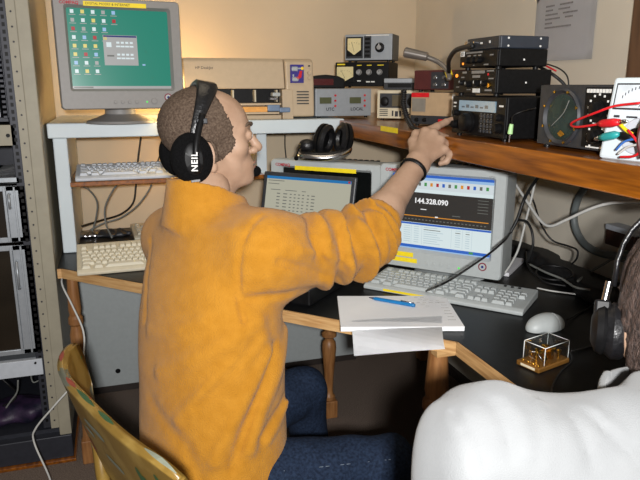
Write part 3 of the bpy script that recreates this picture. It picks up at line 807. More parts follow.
# tan meter box with red tape + maroon box --------------------------------------------
TB = at_d(433, 121, 2.10)
t, fp = gear('swr_meter_box', 'tan fronted box with a strip of red tape, beside the black transceiver', 'radio gear', (TB.x, TB.y, WZ), -58, .172, .12, .108, M_dkg, M_tan)
panel(fp, 'lower_panel', -.085, .007, .085, .034, M_dkg, -.0015)
b = B(); b.box((-.083, -.0025, .092), (-.018, .0, .106), M_red); b.obj('red_tape', fp)['label'] = 'strip of red tape'
panel(fp, 'window', -.08, .046, -.03, .088, mat('grey window', (132, 126, 116), .3), -.003)
panel(fp, 'edge_trim', .066, .036, .076, .104, M_inkw, -.002)
for x in (-.06, -.03): knob(fp, x, .02, .007, .01)
b = B(); b.box((.02, -.004, .012), (.05, 0, .024), M_red, .001); b.obj('rocker_switch', fp)
t, fp = gear('maroon_box', 'small maroon box with a few knobs, on the tan fronted box', 'radio gear', (TB.x + .012, TB.y - .005, WZ + .109), -58, .185, .11, .068, M_maroon, M_maroon)
panel(fp, 'middle_panel', -.028, .01, .036, .062, M_dkg, -.001)
for x, z in ((-.012, .044), (.02, .044), (-.012, .022), (.02, .022)): knob(fp, x, z, .006, .01, M_chrome)

# the black transceiver and boxes piled on it ---------------------------------------------
fx = .868
t, fp = gear('transceiver', 'black transceiver with wide lit display and big tuning dial, at the pointing finger', 'radio gear', (fx, 1.437, WZ), -90, .250, .24, .103, M_blkm, M_blk)
panel(fp, 'display', -.085, .066, .085, .092, emat('pale blue display', (130, 160, 178), .75), -.003)
marks(fp, [(-.07 + k * .022, .074, -.056 + k * .022, .078 + .004 * (k % 2)) for k in range(6)], emat('display digits', (70, 96, 116), .5), y=-.0038)
knob(fp, -.035, .038, .026, .022, M_blk); knob(fp, -.1, .030, .011, .014); knob(fp, -.1, .06, .009, .012); knob(fp, .1, .03, .012, .014); knob(fp, .1, .055, .009, .012)
for i in range(4):
    for j in range(4):
        b = B(); b.box((.016 + i * .015, -.003, .016 + j * .012), (.026 + i * .015, 0, .023 + j * .012), M_dkg, .001); b.obj('key_button', fp)
marks(fp, [(.018 + i * .015, .0245 + j * .012, .024 + i * .015, .0258 + j * .012) for i in range(4) for j in range(4)], M_txtg)
marks(fp, [(-.118, .083, -.104, .087), (-.118, .074, -.106, .077), (.098, .08, .115, .084)], M_inkw)
t, fp = gear('keyer_box', 'black box with lit orange lamp and dense white print, directly on the black transceiver', 'radio gear', (fx, 1.462, WZ + .104), -90, .202, .155, .063, M_blkm, M_blk)
b = B(); b.cyl((-.082, .001, .05), (-.082, -.003, .05), .0042, emat('orange lamp', (255, 140, 40), 2.0), n=12); b.obj('lamp', fp)['label'] = 'lit orange lamp'
for x, z, r in ((-.05, .032, .007), (-.02, .028, .008), (.02, .03, .009), (.055, .03, .008)): knob(fp, x, z, r, .012, M_blk, M_inkw)
marks(fp, [(-.055, .055, -.035, .06), (-.01, .054, .05, .061), (.06, .058, .09, .061), (-.06, .044, -.045, .047), (-.005, .044, .03, .05), (-.085, .02, -.07, .022), (.07, .04, .09, .043), (-.03, .014, -.012, .016), (.055, .012, .085, .016)], M_txtg)
panel(fp, 'white_label', .0, .008, .032, .018, M_inkw, -.0015); panel(fp, 'red_mark', .065, .049, .069, .054, M_red, -.0014)
b = B(); b.cyl((.075, .001, .026), (.075, -.004, .026), .006, M_brass, n=14); b.obj('socket', fp)
b = B()
b.box((.1025, .08, .03), (.1032, .084, .034), M_inkw); b.obj('case_screw', t)
t, fp = gear('amplifier_box', 'black box with square white emblem and three knobs, third up in the pile', 'radio gear', (fx + .012, 1.467, WZ + .168), -90, .178, .14, .047, M_blkm, M_blk)
b = B(); b.box((-.084, -.0014, .034), (-.066, 0, .047), M_inkw); b.box((-.08, -.0018, .037), (-.07, -.001, .044), M_blk); b.box((-.077, -.002, .039), (-.072, -.001, .0425), M_inkw); b.obj('emblem', fp)['label'] = 'square white emblem'
marks(fp, [(-.058, .040, .02, .044), (.055, .032, .07, .035), (.03, .010, .05, .013), (-.05, .033, -.035, .036), (-.02, .033, -.008, .036), (.002, .033, .015, .036), (-.02, .010, -.015, .012)], M_txtg)
for x in (-.04, -.012, .012): knob(fp, x, .023, .008, .012)
b = B(); b.cyl((-.07, .001, .016), (-.07, -.002, .016), .003, emat('orange lamp', (255, 140, 40), 2.0), n=10); b.obj('lamp', fp)
b = B(); b.box((.0905, .07, .02), (.0918, .074, .024), M_inkw); b.obj('case_screw', t)
t, fp = gear('switch_box', 'slim blue grey box with four white screws, on top of the pile', 'radio gear', (fx + .02, 1.462, WZ + .216), -90, .148, .14, .030, mat('blue grey enamel', (44, 50, 60), .4), M_dkg, feet=False)
for y in (.025, .115):
    for z in (.006, .024):
        b = B(); b.cyl((.0735, y, z), (.0755, y, z), .0025, M_inkw, n=10); b.obj('screw', t)
b = B(); b.cyl((-.06, .001, .016), (-.06, -.012, .016), .007, M_chrome, n=14); b.obj('socket', fp)
b = B(); b.cyl((-.03, .001, .019), (-.03, -.008, .019), .003, M_chrome, n=10); b.obj('toggle', fp)
marks(fp, [(-.01, .014, .0, .018), (.03, .014, .036, .02)], M_inkw)
# desk microphone lying across the tops
b = thing('desk_microphone', 'grey microphone on a bent metal neck, lying over the maroon box', 'microphone', tuple(at_d(448, 72, 1.95)))
o_ = Vector(b.location); MI = T(-o_.x, -o_.y, -o_.z)
M_mic = mat('pewter grey', (112, 106, 100), .35, .4)
c = B(); p0, p1 = at_d(404, 52, 2.02), at_d(428, 57, 2.0)
c.cyl(p0, p1, .0155, M_mic, r1=.013, n=20, M=MI, bev=.004); c.obj('head', b)
c = B(); c.tube([p1 - (p1 - p0) * .1, at_d(438, 62, 1.99), at_d(446, 69, 1.97), at_d(449, 75, 1.955), at_d(449, 80, 1.95)], .0075, M_mic, 10, M=MI); c.obj('neck', b)
c = B(); c.cyl(at_d(448, 71, 1.97), at_d(450, 77, 1.957), .0105, M_yel, n=14, M=MI); c.obj('tape_band', b)['label'] = 'yellow tape band'
cable('black lead arching from the yellow taped microphone neck to the top box', [at_d(449, 72, 1.94), at_d(449, 60, 1.9), at_d(455, 51, 1.8), at_d(465, 47, 1.72), at_d(473, 46, 1.655)], .0065, M_wirek)
# dark supply box between transceiver and rotator
t, fp = gear('power_supply', 'plain black box set back between the transceiver and the dial box', 'radio gear', (1.0, 1.262, WZ), -90, .09, .2, .1, M_blkm, M_blk)
# rotator controller with round dial -------------------------------------------------------
t, fp = gear('tuner_box', 'black box with large round glazed dial and two knob scales', 'radio gear', (.88, 1.083, WZ), -90, .244, .2, .131, M_blkm, M_dkg, bev=.003)
dc = (-.044, .066)
b = B(); b.lathe([(.0, -.002), (.046, -.002), (.050, .002), (.054, .006), (.058, .002), (.058, -.002)], M_dkg, T(dc[0], 0, dc[1]) @ RX(90), 40); b.obj('dial_ring', fp)
b = B(); b.lathe([(0, .0008), (.046, .0008)], mat('dark teal dial', (22, 36, 34), .15, ns=30, c2=(40, 56, 50)), T(dc[0], 0, dc[1]) @ RX(90), 40)
b.tube([(dc[0] - .03, -.0016, dc[1] - .02), (dc[0] + .005, -.0016, dc[1] + .008), (dc[0] + .02, -.0016, dc[1] + .034)], .0008, M_txtg, 5)
b.prism([(dc[0] + .002, dc[1] - .026), (dc[0] + .016, dc[1] - .034), (dc[0] + .004, dc[1] - .040), (dc[0] - .008, dc[1] - .034)], .0012, .0024, M_brass, RX(90))
b.obj('compass_dial', fp)
for k in range(8):
    a = R_(22 + 45 * k); b = B(); b.cyl((dc[0] + .054 * math.cos(a), -.006, dc[1] + .054 * math.sin(a)), (dc[0] + .054 * math.cos(a), -.0085, dc[1] + .054 * math.sin(a)), .0028, M_brass, n=10); b.obj('screw', fp)
panel(fp, 'control_panel', .022, .012, .1, .126, M_blk, -.0012)
marks(fp, [(.026 + k * .0085, .116, .0325 + k * .0085, .123) for k in range(8)], M_inkw, y=-.002)
for cx_, cz_, r_, kr in ((.062, .085, .028, .016), (.062, .034, .024, .014)):
    knob(fp, cx_, cz_, kr, .016)
    b = B()
    for k in range(11):
        a = R_(-50 + 28 * k); b.box((cx_ + r_ * math.cos(a) - .002, -.0022, cz_ + r_ * math.sin(a) - .002), (cx_ + r_ * math.cos(a) + .002, -.001, cz_ + r_ * math.sin(a) + .002), M_inkw)
    b.obj('scale_print', fp)
marks(fp, [(.05, .0565, .07, .060), (.075, .048, .09, .052), (.036, .012, .088, .0145)], M_inkw, y=-.002)
# multimeter ---------------------------------------------------------------------------------
pm = at_x(619, 158, .87)
t = thing('multimeter', 'white analogue multimeter standing at the right end of the shelf', 'meter', (.852, pm.y - .042, WZ + .001), -78)
ML_ = RX(-9)
b = B(); b.box((-.062, 0, 0), (.062, .042, .145), M_shelfw, .006, M=ML_); b.obj('case', t)
b = B(); b.box((-.052, -.0015, .088), (.052, .001, .134), M_dkg, .001, M=ML_); wdw = b.obj('window', t)
b = B(); b.box((-.049, -.002, .091), (.049, -.001, .131), mat('pale dial', (206, 214, 220), .4), M=ML_)
for k in range(13):
    a = R_(140 - 100 * k / 12); b.box((.046 * math.cos(a) - .0006, -.0026, .078 + .046 * math.sin(a)), (.046 * math.cos(a) + .0006, -.0018, .083 + .046 * math.sin(a)), M_ink, M=ML_)
b.tube([(0, -.003, .093), (.018, -.003, .126)], .0006, M_ink, 5, M=ML_); b.obj('dial', wdw)
b = B(); b.lathe([(0, -.001), (.03, -.001), (.032, .0), (.03, .0018), (0, .0018)], M_greyk, ML_ @ T(.008, 0, .044) @ RX(90), 28); b.obj('range_plate', t)
b = B(); b.lathe([(.0, 0), (.014, 0), (.013, .01), (0, .011)], M_blk, ML_ @ T(.008, 0, .044) @ RX(90), 20); b.obj('range_knob', t)
b = B(); b.box((-.045, -.0022, .074), (-.035, 0, .078), M_ink, M=ML_); b.box((-.02, -.0022, .074), (.0, 0, .077), M_ink, M=ML_); b.obj('panel_print', t)
# clips and leads in front of the meter
def on_front(px, py, X=.85): return at_x(px, py, X)
L = [on_front(640, 103, .845), on_front(615, 106, .84), on_front(595, 113, .83), on_front(575, 121, .835), on_front(571, 125, .84), on_front(578, 127, .83), on_front(600, 124, .83)]
cable('red test lead bending round in front of the black dial box', L, .0022, M_red, 'test lead', 'test_lead')
def clip(label, p, q, m):
    t = thing('crocodile_clip', label, 'clip', tuple(p)); MI = T(-p.x, -p.y, -p.z); d = q - p
    c = B(); c.tube([p, p + d * .25, p + d * .7, q], .006, m, 10, curve=False, rs=[.0035, .0075, .0078, .005], M=MI); c.obj('sleeve', t)
    c = B(); c.tube([q, q + d * .22, q + d * .34], .003, M_chrome, 8, curve=False, rs=[.004, .004, .0015], M=MI); c.obj('jaw', t)
clip('red insulated clip on the end of the red test lead', on_front(598, 124, .83), on_front(620, 122, .83), M_red)
clip('teal insulated clip pointing at the white multimeter', on_front(619, 134, .83), on_front(600, 138, .83), mat('teal plastic', (40, 150, 150), .4))
clip('black insulated clip just behind the teal clip', on_front(634, 138, .838), on_front(618, 135, .838), M_blk)
def seg(lst, X): return [on_front(a, b_, X) for a, b_ in lst]
cable('yellow lead sleeve under the red clip', seg([(620, 124), (626, 130), (632, 134)], .835), .0032, M_yel, 'test lead', 'test_lead')
cable('blue lead curving below the teal clip', seg([(616, 150), (624, 142), (634, 139), (646, 138)], .832), .002, mat('blue plastic', (60, 110, 190), .4), 'test lead', 'test_lead')
cable('white lead curving below the blue lead', seg([(618, 154), (628, 147), (640, 144)], .83), .002, M_wirew, 'test lead', 'test_lead')
cable('red lead hanging down over the front of the multimeter', seg([(628, 130), (636, 140), (640, 150), (634, 156), (620, 157)], .828), .0022, M_red, 'test lead', 'test_lead')
cable('thick red and dark lead looping at the right edge of the wood shelf', seg([(646, 118), (640, 130), (639, 145), (642, 158)], .826), .0035, M_maroon, 'test lead', 'test_lead')
# green plug
t = thing('audio_plug', 'pale green audio plug hanging on a thin black lead before the black box', 'plug', tuple(on_front(510, 139, .84)))
o_ = Vector(t.location); MI = T(-o_.x, -o_.y, -o_.z)
c = B(); c.cyl(on_front(511.5, 124, .84), on_front(510, 134, .84), .0045, mat('pale green plastic', (170, 214, 150), .4), r1=.0058, n=14, M=MI, bev=.001); c.obj('body', t)
c = B(); c.cyl(on_front(510, 134, .84), on_front(509, 142, .84), .0018, M_chrome, n=8, M=MI); c.obj('tip', t)
c = B(); c.tube([on_front(512, 124, .84), on_front(513, 116, .86), on_front(524, 111, .88), on_front(536, 108, .88)], .0012, M_wirek, 6, M=MI); c.obj('lead', t)
# wires behind the pile
Xw = 1.04
cable('red and black supply wire rising behind the black pile', [at_x(538, 66, Xw), at_x(552, 74, Xw), at_x(562, 82, Xw + .02), at_x(568, 90, Xw + .03)], .004, M_wirek)
cable('thin black wire curving out from behind the black pile', [at_x(540, 62, Xw), at_x(558, 68, Xw), at_x(567, 76, Xw), at_x(569, 88, Xw)], .0018, M_wirek)
cable('thin red wire at the back of the black pile', [at_x(538, 64, Xw), at_x(544, 65, Xw), at_x(556, 71, Xw)], .0022, M_red)
cable('red wire low behind the black pile', [at_x(544, 86, Xw), at_x(548, 87, Xw), at_x(553, 90, Xw)], .003, M_red)
# note on the wall ------------------------------------------------------------------------------
A, Bp = at_x(533, 62, XR - .002), at_x(592, 62, XR - .002); top = at_x(536, -4, XR - .002).z
t = thing('wall_notice', 'sheet of paper with a small block of typing, taped to the right wall', 'notice', (XR - .003, (A.y + Bp.y) / 2, A.z), -90)
w = A.y - Bp.y; h = top - A.z
n = 8; P = [[(-w / 2 + w * j / n, -.004 * math.sin(math.pi * j / n) * (1 - i / n) - .001, h * i / n) for j in range(n + 1)] for i in range(n + 1)]
b = B(); b.grid(P, M_paperg, thick=.0006); b.obj('sheet', t)
b = B()
M_typ = mat('typewriter grey', (120, 116, 116), .8)
for r_, (ll) in enumerate(((.06, .09), (.05, .08), (.09, .1), (.11, .05), (.05, 0), (.2, 0))):
    z = h * .79 - r_ * h * .062; x = -w * .30
    for s_, ww in ((0, ll[0]), (ll[0] + .06, ll[1])):
        k = 0
        while k < ww * w * 2.2: b.box((x + s_ * w * 2 + k, -.0062, z), (x + s_ * w * 2 + k + .0045, -.0055, z + .005), M_typ); k += .0065
b.obj('typing', t)
b = B(); b.box((-w * .42, -.004, h - .012), (-w * .2, -.001, h + .012), mat('brown tape', (178, 140, 96), .4)); b.obj('tape', t)
# ================================================================== keyboards
def keycap(m, name):
    b = B(); t = bmesh.new(); bmesh.ops.create_cube(t, size=1)
    for v in t.verts:
        top = v.co.z > 0; v.co.z = .5 + v.co.z
        if top: v.co.x *= .78; v.co.y *= .74; v.co.y += .03
    bmesh.ops.bevel(t, geom=[e for e in t.edges], offset=.05, segments=1, affect='EDGES')
    b.merge(t, m, None, False); me = bpy.data.meshes.new(name); b.bm.to_mesh(me); b.bm.free(); me.materials.append(m); return me
U = .0190
def key_layout():
    K = []
    for k in [0, 2, 3, 4, 5, 6.5, 7.5, 8.5, 9.5, 11, 12, 13, 14]: K.append((k, 5.35, 1))
    for k in range(13): K.append((k, 4, 1))
    K.append((13, 4, 2)); K.append((0, 3, 1.5)); K += [(1.5 + k, 3, 1) for k in range(12)]; K.append((13.5, 3, 1.5))
    K.append((0, 2, 1.75)); K += [(1.75 + k, 2, 1) for k in range(11)]; K.append((12.75, 2, 2.25))
    K.append((0, 1, 2.25)); K += [(2.25 + k, 1, 1) for k in range(10)]; K.append((12.25, 1, 2.75))
    K += [(0, 0, 1.5), (2, 0, 1.5), (3.5, 0, 7), (10.5, 0, 1.5), (13.5, 0, 1.5)]
    for r_ in (4, 3):
        K += [(15.4 + k, r_, 1) for k in range(3)]
    K += [(16.4, 1, 1)] + [(15.4 + k, 0, 1) for k in range(3)]
    for r_ in (4, 3, 2, 1): K += [(18.8 + k, r_, 1) for k in range(3)]
    K += [(18.8, 0, 2), (20.8, 0, 1), (21.8, 4, 1), (21.8, 3, 1)]
    return K
def keyboard(label, loc, rz, tilt, mc, mk, w=.455, dp=.165, h=.026, cut=None, ledm=None, band=None):
    t = thing('keyboard', label, 'keyboard', loc, rz); MT = RX(tilt)
    b = B(); b.prism([(0, 0), (0, .010), (.012, .016), (dp - .03, h - .002), (dp - .006, h), (dp, h - .006), (dp, 0)], -w / 2, w / 2, mc, MT @ XM, .003, 2)
    b.obj('case', t)
    me = keycap(mk, 'key'); x0 = -w / 2 + .014
    sl = math.atan2(h - .018, dp - .045)
    kk = (w - .028) / (22.8 * U)
    for i, (c, r_, ww) in enumerate(key_layout()):
        if cut and c > cut: continue
        o = bpy.data.objects.new('key', me); COL.objects.link(o); o.parent = t
        y = .020 + r_ * U * (dp - .045) / .118; z = .0155 + (y - .012) * math.tan(sl)
        o.matrix_local = MT @ T(x0 + (c + ww / 2) * U * kk, y + .006, z) @ Matrix.Rotation(sl, 4, 'X') @ Matrix.Diagonal((ww * U * kk * .95, U * .93 * (dp - .045) / .118, .0095, 1))
    if ledm:
        for k in range(3):
            b = B(); b.box((w * .30 + k * .02, dp - .022, h - .003), (w * .30 + .008 + k * .02, dp - .014, h + .0012), ledm, .0008, M=MT); b.obj('indicator', t)
    if band:
        b = B(); b.box((-w * .36, -.0012, .0035), (w * .02, .0008, .0095), band, M=MT); b.obj('label_tape', t)['label'] = 'yellow label tape'
    if tilt:
        for sx in (-1, 1):
            b = B(); L = dp * math.sin(R_(tilt)); b.box((sx * w * .42 - .01, dp * math.cos(R_(tilt)) - .03, 0), (sx * w * .42 + .01, dp * math.cos(R_(tilt)) - .024, L * .86), mc); b.obj('tilt_foot', t)
    return t
keyboard('off white keyboard on the desk before the radio software monitor', (.815, 1.497, DZ + .001), -48.5, 0, M_white, M_white, ledm=M_blk, band=M_yel, w=.46, dp=.172)
keyboard('beige keyboard on the black desk beside the rack', (.085, 2.055, DZ + .001), 2, 11, M_beige, M_beiged, dp=.185, h=.03)
keyboard('pale grey keyboard on the narrow wooden tray', (.088, 2.312, 1.0), 0, 6, M_greyk, M_greyk, dp=.165)
keyboard('beige keyboard at the back of the desk, half hidden by the orange fleece', (.268, 2.50, DZ + .001), 4, 5, M_beige, M_beige, w=.45, dp=.15)
# ================================================================== headset lying on the blank monitor
HP = at_d(326, 160, 2.09); HP.z = DZ + .343
t = thing('headset', 'black headset with steel band lying on top of the blank monitor', 'headset', tuple(HP), -20)
b = B(); P = [(-.062, .05, .03), (-.085, .02, .022), (-.08, -.02, .0135), (-.045, -.045, .0125), (.0, -.05, .0125), (.045, -.04, .018), (.072, -.01, .03), (.072, .02, .045)]
b.tube(P, .011, M_chrome, 10); b.obj('headband', t)['label'] = 'shiny steel headband'
b = B(); b.tube([(x * .97, y + .012, z + .006) for x, y, z in P[1:7]], .011, M_leather, 10); b.obj('band_pad', t)
for nm, cx, cy, cz, a, tl in (('ear_cup', -.012, .01, .066, 58, 12), ('ear_cup', .062, .02, .066, -65, -8)):
    Mc = T(cx, cy, cz) @ RZ(a) @ RX(90 + tl)
    b = B(); b.lathe([(0, -.018), (.03, -.018), (.044, -.008), (.046, .004), (.03, .008), (0, .008)], M_blk, Mc, 28, sx=.92, sy=1.15); cup = b.obj(nm, t)
    b = B(); b.lathe([(.022, .006), (.034, .004), (.045, .010), (.046, .018), (.036, .026), (.026, .022), (.022, .012)], M_leather, Mc, 28, sx=.92, sy=1.15); b.obj('ear_pad', cup)
b = B(); b.ball((-.062, .0, .046), (.028, .02, .022), M_leather); b.obj('temple_pad', t)
b = B(); b.tube([(-.072, -.01, .05), (-.085, -.02, .04), (-.092, -.03, .022), (-.094, -.036, .012)], .0028, M_blk, 8); b.ball((-.094, -.037, .0095), .0075, M_foam); b.obj('microphone_boom', t)
# ================================================================== writing things
PAD = thing('notepad', 'thick white writing pad overhanging the front edge of the desk', 'notepad', (.664, 1.436, DZ + .001), -17)
b = B(); b.box((-.15, -.117, 0), (.15, .117, .012), M_paper, .001); b.obj('sheets', PAD)
b = B()
random.seed(3)
for r_ in range(6):
    x = .06 + .01 * (r_ % 3)
    for k in range(random.randint(1, 4)): b.box((x + k * .017, .10 - r_ * .014, .012), (x + .010 + k * .017, .1014 - r_ * .014, .0123), M_txtg)
for k in range(7): b.box((.118 + .004 * (k % 2), .06 - k * .022, .012), (.138, .0614 - k * .022, .0123), M_txtg)
b.obj('pencil_notes', PAD)
ti = [(352, 326.5), (375, 325), (398, 324), (420, 323), (442, 322)]; bo = [(354, 356), (377, 354), (400, 352), (422, 350.5), (445, 349)]
rows = []
for k in range(9):
    u = k / 8; row = []
    for a, c in zip(ti, bo):
        p0 = at_z(a[0], a[1] - 6, DZ + .0135); kk = (a[0] - 352) / 90; p1 = at_z(a[0], a[1] + 4 + 12 * kk, DZ + .0140); p2 = at_d(c[0], c[1], 1.425 - .065 * kk)
        row.append(p0 * (1 - u) ** 2 + p1 * 2 * u * (1 - u) + p2 * u * u if u < 1 else p2)
    rows.append(row)
b = B(); b.grid(rows, M_paper, thick=.0009, smooth=False); one('loose_sheet', b, 'loose white sheet drooping from the writing pad over the desk edge', 'paper')
pa, pb = at_z(369, 297.5, DZ + .0185), at_z(415, 305.5, DZ + .0185)
t = thing('pen', 'blue ballpoint pen lying on the white writing pad', 'pen', tuple((pa + pb) / 2)); MI = T(*(-(pa + pb) / 2)); d = pb - pa
M_pen = mat('teal blue plastic', (20, 110, 170), .3)
b = B(); b.tube([pa + d * .1, pa + d * .14, pa + d * .95, pb], .0045, M_pen, 12, curve=False, rs=[.003, .0048, .0052, .0042], M=MI); b.obj('barrel', t)
b = B(); b.tube([pa, pa + d * .1], .002, mat('navy plastic', (20, 30, 70), .35), 10, curve=False, rs=[.0008, .003], M=MI); b.obj('tip', t)
b = B(); b.tube([pb - d * .02 + Vector((0, 0, .006)), pb - d * .3 + Vector((0, 0, .0065))], .0016, M_chrome, 8, curve=False, M=MI); b.obj('clip', t)['label'] = 'steel clip'
# ================================================================== mouse
p1, p2 = at_z(527, 328, DZ + .012), at_z(566, 320, DZ + .012); ang = math.degrees(math.atan2(p2.y - p1.y, p2.x - p1.x)); mc_ = (p1 + p2) / 2
t = thing('computer_mouse', 'white mouse on the black desk beside the clear boxed key', 'mouse', (mc_.x, mc_.y, DZ + .001), ang)
def mouse_part(cutf):
    f = Field((-.066, -.04, -.004), (.066, .04, .046), .002)
    f.add(f.ell((-.005, 0, .006), (.056, .031, .033)), 0); f.cut(-f.Z); cutf(f); return f.mesh()
skin_obj('body', [mouse_part(lambda f: f.cut(f.X - .0145))], M_white, t)
for s_ in (1, -1): skin_obj('button', [mouse_part(lambda f: (f.cut(.0158 - f.X), f.cut(.0006 - s_ * f.Y)))], M_white, t)
b = B(); b.box((.010, -.022, .001), (.034, .022, .010), M_greyk, .004); b.obj('front_skirt', t)
cable('thin dark mouse cord running back across the desk', [at_z(567, 320, DZ + .010), at_z(576, 315, DZ + .004), at_z(588, 308, DZ + .003), at_z(600, 298, DZ + .003), at_z(606, 288, DZ + .003)], .0022, M_wirek, 'cord', 'mouse_cord')
# ================================================================== morse key in its clear box
kc = at_z(545, 363, DZ)
t = thing('morse_key', 'brass key under a clear box on a brown base, beside the white mouse', 'morse key', (kc.x, kc.y, DZ + .001), -74); t.scale = (.86, .86, .86)
M_kb = mat('bronze base', (132, 92, 40), .35, .4, ns=30)
b = B(); b.box((-.034, -.068, 0), (.034, .050, .013), M_kb, .003); b.obj('base', t)
b = B(); b.box((-.020, -.0687, .004), (.022, -.0675, .010), M_cream); b.obj('name_plate', t)
h = .046; b = B(); tk = .0018
for lo, hi in (((-.031, -.046, .013), (-.031 + tk, .046, h + .013)), ((.031 - tk, -.046, .013), (.031, .046, h + .013)), ((-.031, .046 - tk, .013), (.031, .046, h + .013)), ((-.031, -.046, h + .011), (.031, .046, h + .013)), ((-.031, -.046, .013), (.031, -.046 + tk, h + .013))):
    b.box(lo, hi, M_acr)
cv = b.obj('clear_cover', t)
b = B(); M_edge = mat('acrylic edge', (226, 232, 232), .2)
for x in (-.031, .031):
    b.tube([(x, -.046, .014), (x, -.046, h + .013)], .0009, M_edge, 6); b.tube([(x, -.046, h + .013), (x, .046, h + .013)], .0009, M_edge, 6); b.tube([(x, .046, h + .013), (x, .046, .014)], .0009, M_edge, 6)
for y in (-.046, .046): b.tube([(-.031, y, h + .013), (.031, y, h + .013)], .0009, M_edge, 6)
b.obj('cover_edges', cv)
b = B(); b.box((-.007, -.036, .03), (.007, .03, .036), M_brass, .0015); b.obj('lever', t)
b = B(); b.box((-.016, .0, .013), (.016, .010, .044), M_brass, .002); b.obj('pivot_block', t)
for x, y, z, r in ((-.02, -.03, .03, .006), (.02, -.03, .03, .006), (-.018, .026, .034, .006), (.018, .026, .034, .006), (0, -.036, .045, .005)):
    b = B(); b.lathe([(0, .013), (r * .6, .013), (r * .6, z - .006), (r, z - .006), (r, z), (r * .6, z + .002), (0, z + .002)], M_brass, T(x, y, 0), 14); b.obj('terminal', t)
for s_ in (-1, 1):
    b = B(); b.tube([(s_ * .012, -.032, .014), (s_ * .020, -.04, .024), (s_ * .012, -.043, .034), (s_ * .004, -.036, .036)], .0016, M_chrome, 8); b.obj('spring', t)
for k in range(4):
    b = B(); b.ball((-.022 + k * .015, -.057, .0145), (.0042, .0042, .003), M_brass, 12); b.obj('binding_post', t)
cable('thin dark lead running from the boxed key toward the desk edge', [at_z(570, 352, DZ + .006), at_z(572, 360, DZ + .003), at_z(560, 372, DZ + .003), at_z(553, 385, DZ + .003), at_z(551, 398, DZ + .003)], .002, M_wirek)
cable('black lead running back from the boxed key under the headphones', [at_z(571, 351, DZ + .006), at_z(582, 348, DZ + .004), at_z(596, 345, DZ + .003), at_z(615, 347, DZ + .003)], .0028, M_wirek)
# ================================================================== clutter at the right end of the desk
Dz = DZ + .002
def dz(lst, z=.004): return [at_z(a, b_, DZ + z) for a, b_ in lst]
f = Field((.98, 1.22, DZ - .01), (1.42, 2.0, DZ + .09), .007)
pp = [at_z(508, 247, DZ + .02), at_z(540, 258, DZ + .02), at_z(572, 276, DZ + .02), at_z(598, 294, DZ + .02)]
for a, c in zip(pp, pp[1:]): f.add(f.cap(a, c, .040), .02)
f.D += .005 * np.sin(38 * f.X + 20 * f.Y) + .004 * np.sin(70 * f.Y + 40 * f.Z)
f.cut(DZ + .0015 - f.Z); f.cut(f.X - 1.415)
f.cut(f.Z - DZ - .045)
o = skin_obj('soft_case', [f.mesh()], mat('black nylon', (22, 22, 23), .6, ns=60, na=.3, bump=.4, bs=300)); tag(o, 'long black soft case lying on the desk against the right wall', 'case')
cable('black cable coiled loosely on the desk right of the monitor', dz([(526, 252), (527, 263), (536, 275), (556, 280), (573, 276), (566, 268), (546, 266), (536, 272), (545, 282), (566, 286)], .05), .003, M_wirek)
cable('pale cable along the black soft case', dz([(529, 264), (545, 272), (562, 279), (575, 287), (590, 290)], .052), .0032, M_wireg)
cable('white keyboard cable crossing the desk to the right', dz([(537, 288), (552, 291), (575, 294), (600, 297), (612, 298)], .006), .0024, M_wirew)
cable('white cable ring near the right headphones', dz([(598, 299), (604, 303), (612, 302), (614, 296), (607, 291), (599, 294), (598, 299)], .005), .0022, M_wirew)
Xc = 1.395
cable('thick grey conduit curving out from under the wood shelf against the wall', [at_x(586, 186, 1.38), at_x(578, 199, 1.39), at_x(574, 217, 1.395), at_x(577, 232, 1.395), at_x(586, 245, 1.395), at_x(600, 253, 1.395), at_x(618, 256, 1.395), at_x(640, 253, 1.395)], .012, mat('grey conduit', (98, 104, 104), .5), 'conduit', 'flexible_conduit')
q0 = at_x(618, 222, XR); q1 = at_x(648, 252, XR)
t = thing('junction_box', 'pale box on the right wall at the end of the thick grey conduit', 'box', (XR - .02, (q0.y + q1.y) / 2, q1.z))
b = B(); b.box((-.03, -.06, .045), (.0195, .06, q0.z - q1.z), M_greyk, .004); b.obj('cover', t)
b = B(); b.box((-.028, -.057, 0), (.0195, .057, .0455), mat('dark brown plastic', (60, 36, 28), .5), .003); b.obj('lower_cap', t)
cable('white cable sagging below the wood shelf in front of the wall', [at_x(506, 172, 1.15), at_x(514, 182, 1.14), at_x(528, 203, 1.13), at_x(541, 221, 1.12), at_x(551, 226, 1.12), at_x(566, 220, 1.13), at_x(590, 209, 1.15), at_x(612, 203, 1.17), at_x(645, 202, 1.2)], .0042, M_wirew)
cable('second white cable dropping behind the radio software monitor', [at_x(537, 173, 1.12), at_x(532, 196, 1.13), at_x(526, 220, 1.14), at_x(518, 250, 1.14), at_x(507, 270, 1.13), at_z(500, 277, DZ + .003)], .0035, M_wirew)
cable('pair of black cables falling from the wood shelf behind the monitor', [at_x(541, 174, 1.12), at_x(532, 186, 1.12), at_x(524, 200, 1.12), at_x(517, 220, 1.1), at_x(510, 233, 1.08)], .0048, M_wirek)
cable('black cable dropping then looping toward the wall', [at_x(528, 190, 1.14), at_x(534, 203, 1.16), at_x(541, 224, 1.2), at_x(552, 240, 1.23), at_x(568, 246, 1.25), at_x(577, 250, 1.25), at_x(577, 258, 1.25), at_x(572, 264, 1.25)], .0028, M_wirek)
cable('black cable looping down beside the monitor onto the desk', [at_x(519, 220, 1.1), at_x(527, 222, 1.1), at_x(532, 232, 1.1), at_x(533, 245, 1.1), at_x(530, 256, 1.1), at_x(527, 262, 1.1)], .0038, M_wirek)
cable('grey cable climbing to the right along the desk and wall', [at_z(578, 281, DZ + .05), at_x(590, 272, 1.34), at_x(604, 264, 1.38), at_x(614, 259, 1.40), at_x(626, 262, 1.41)], .0038, M_wireg)
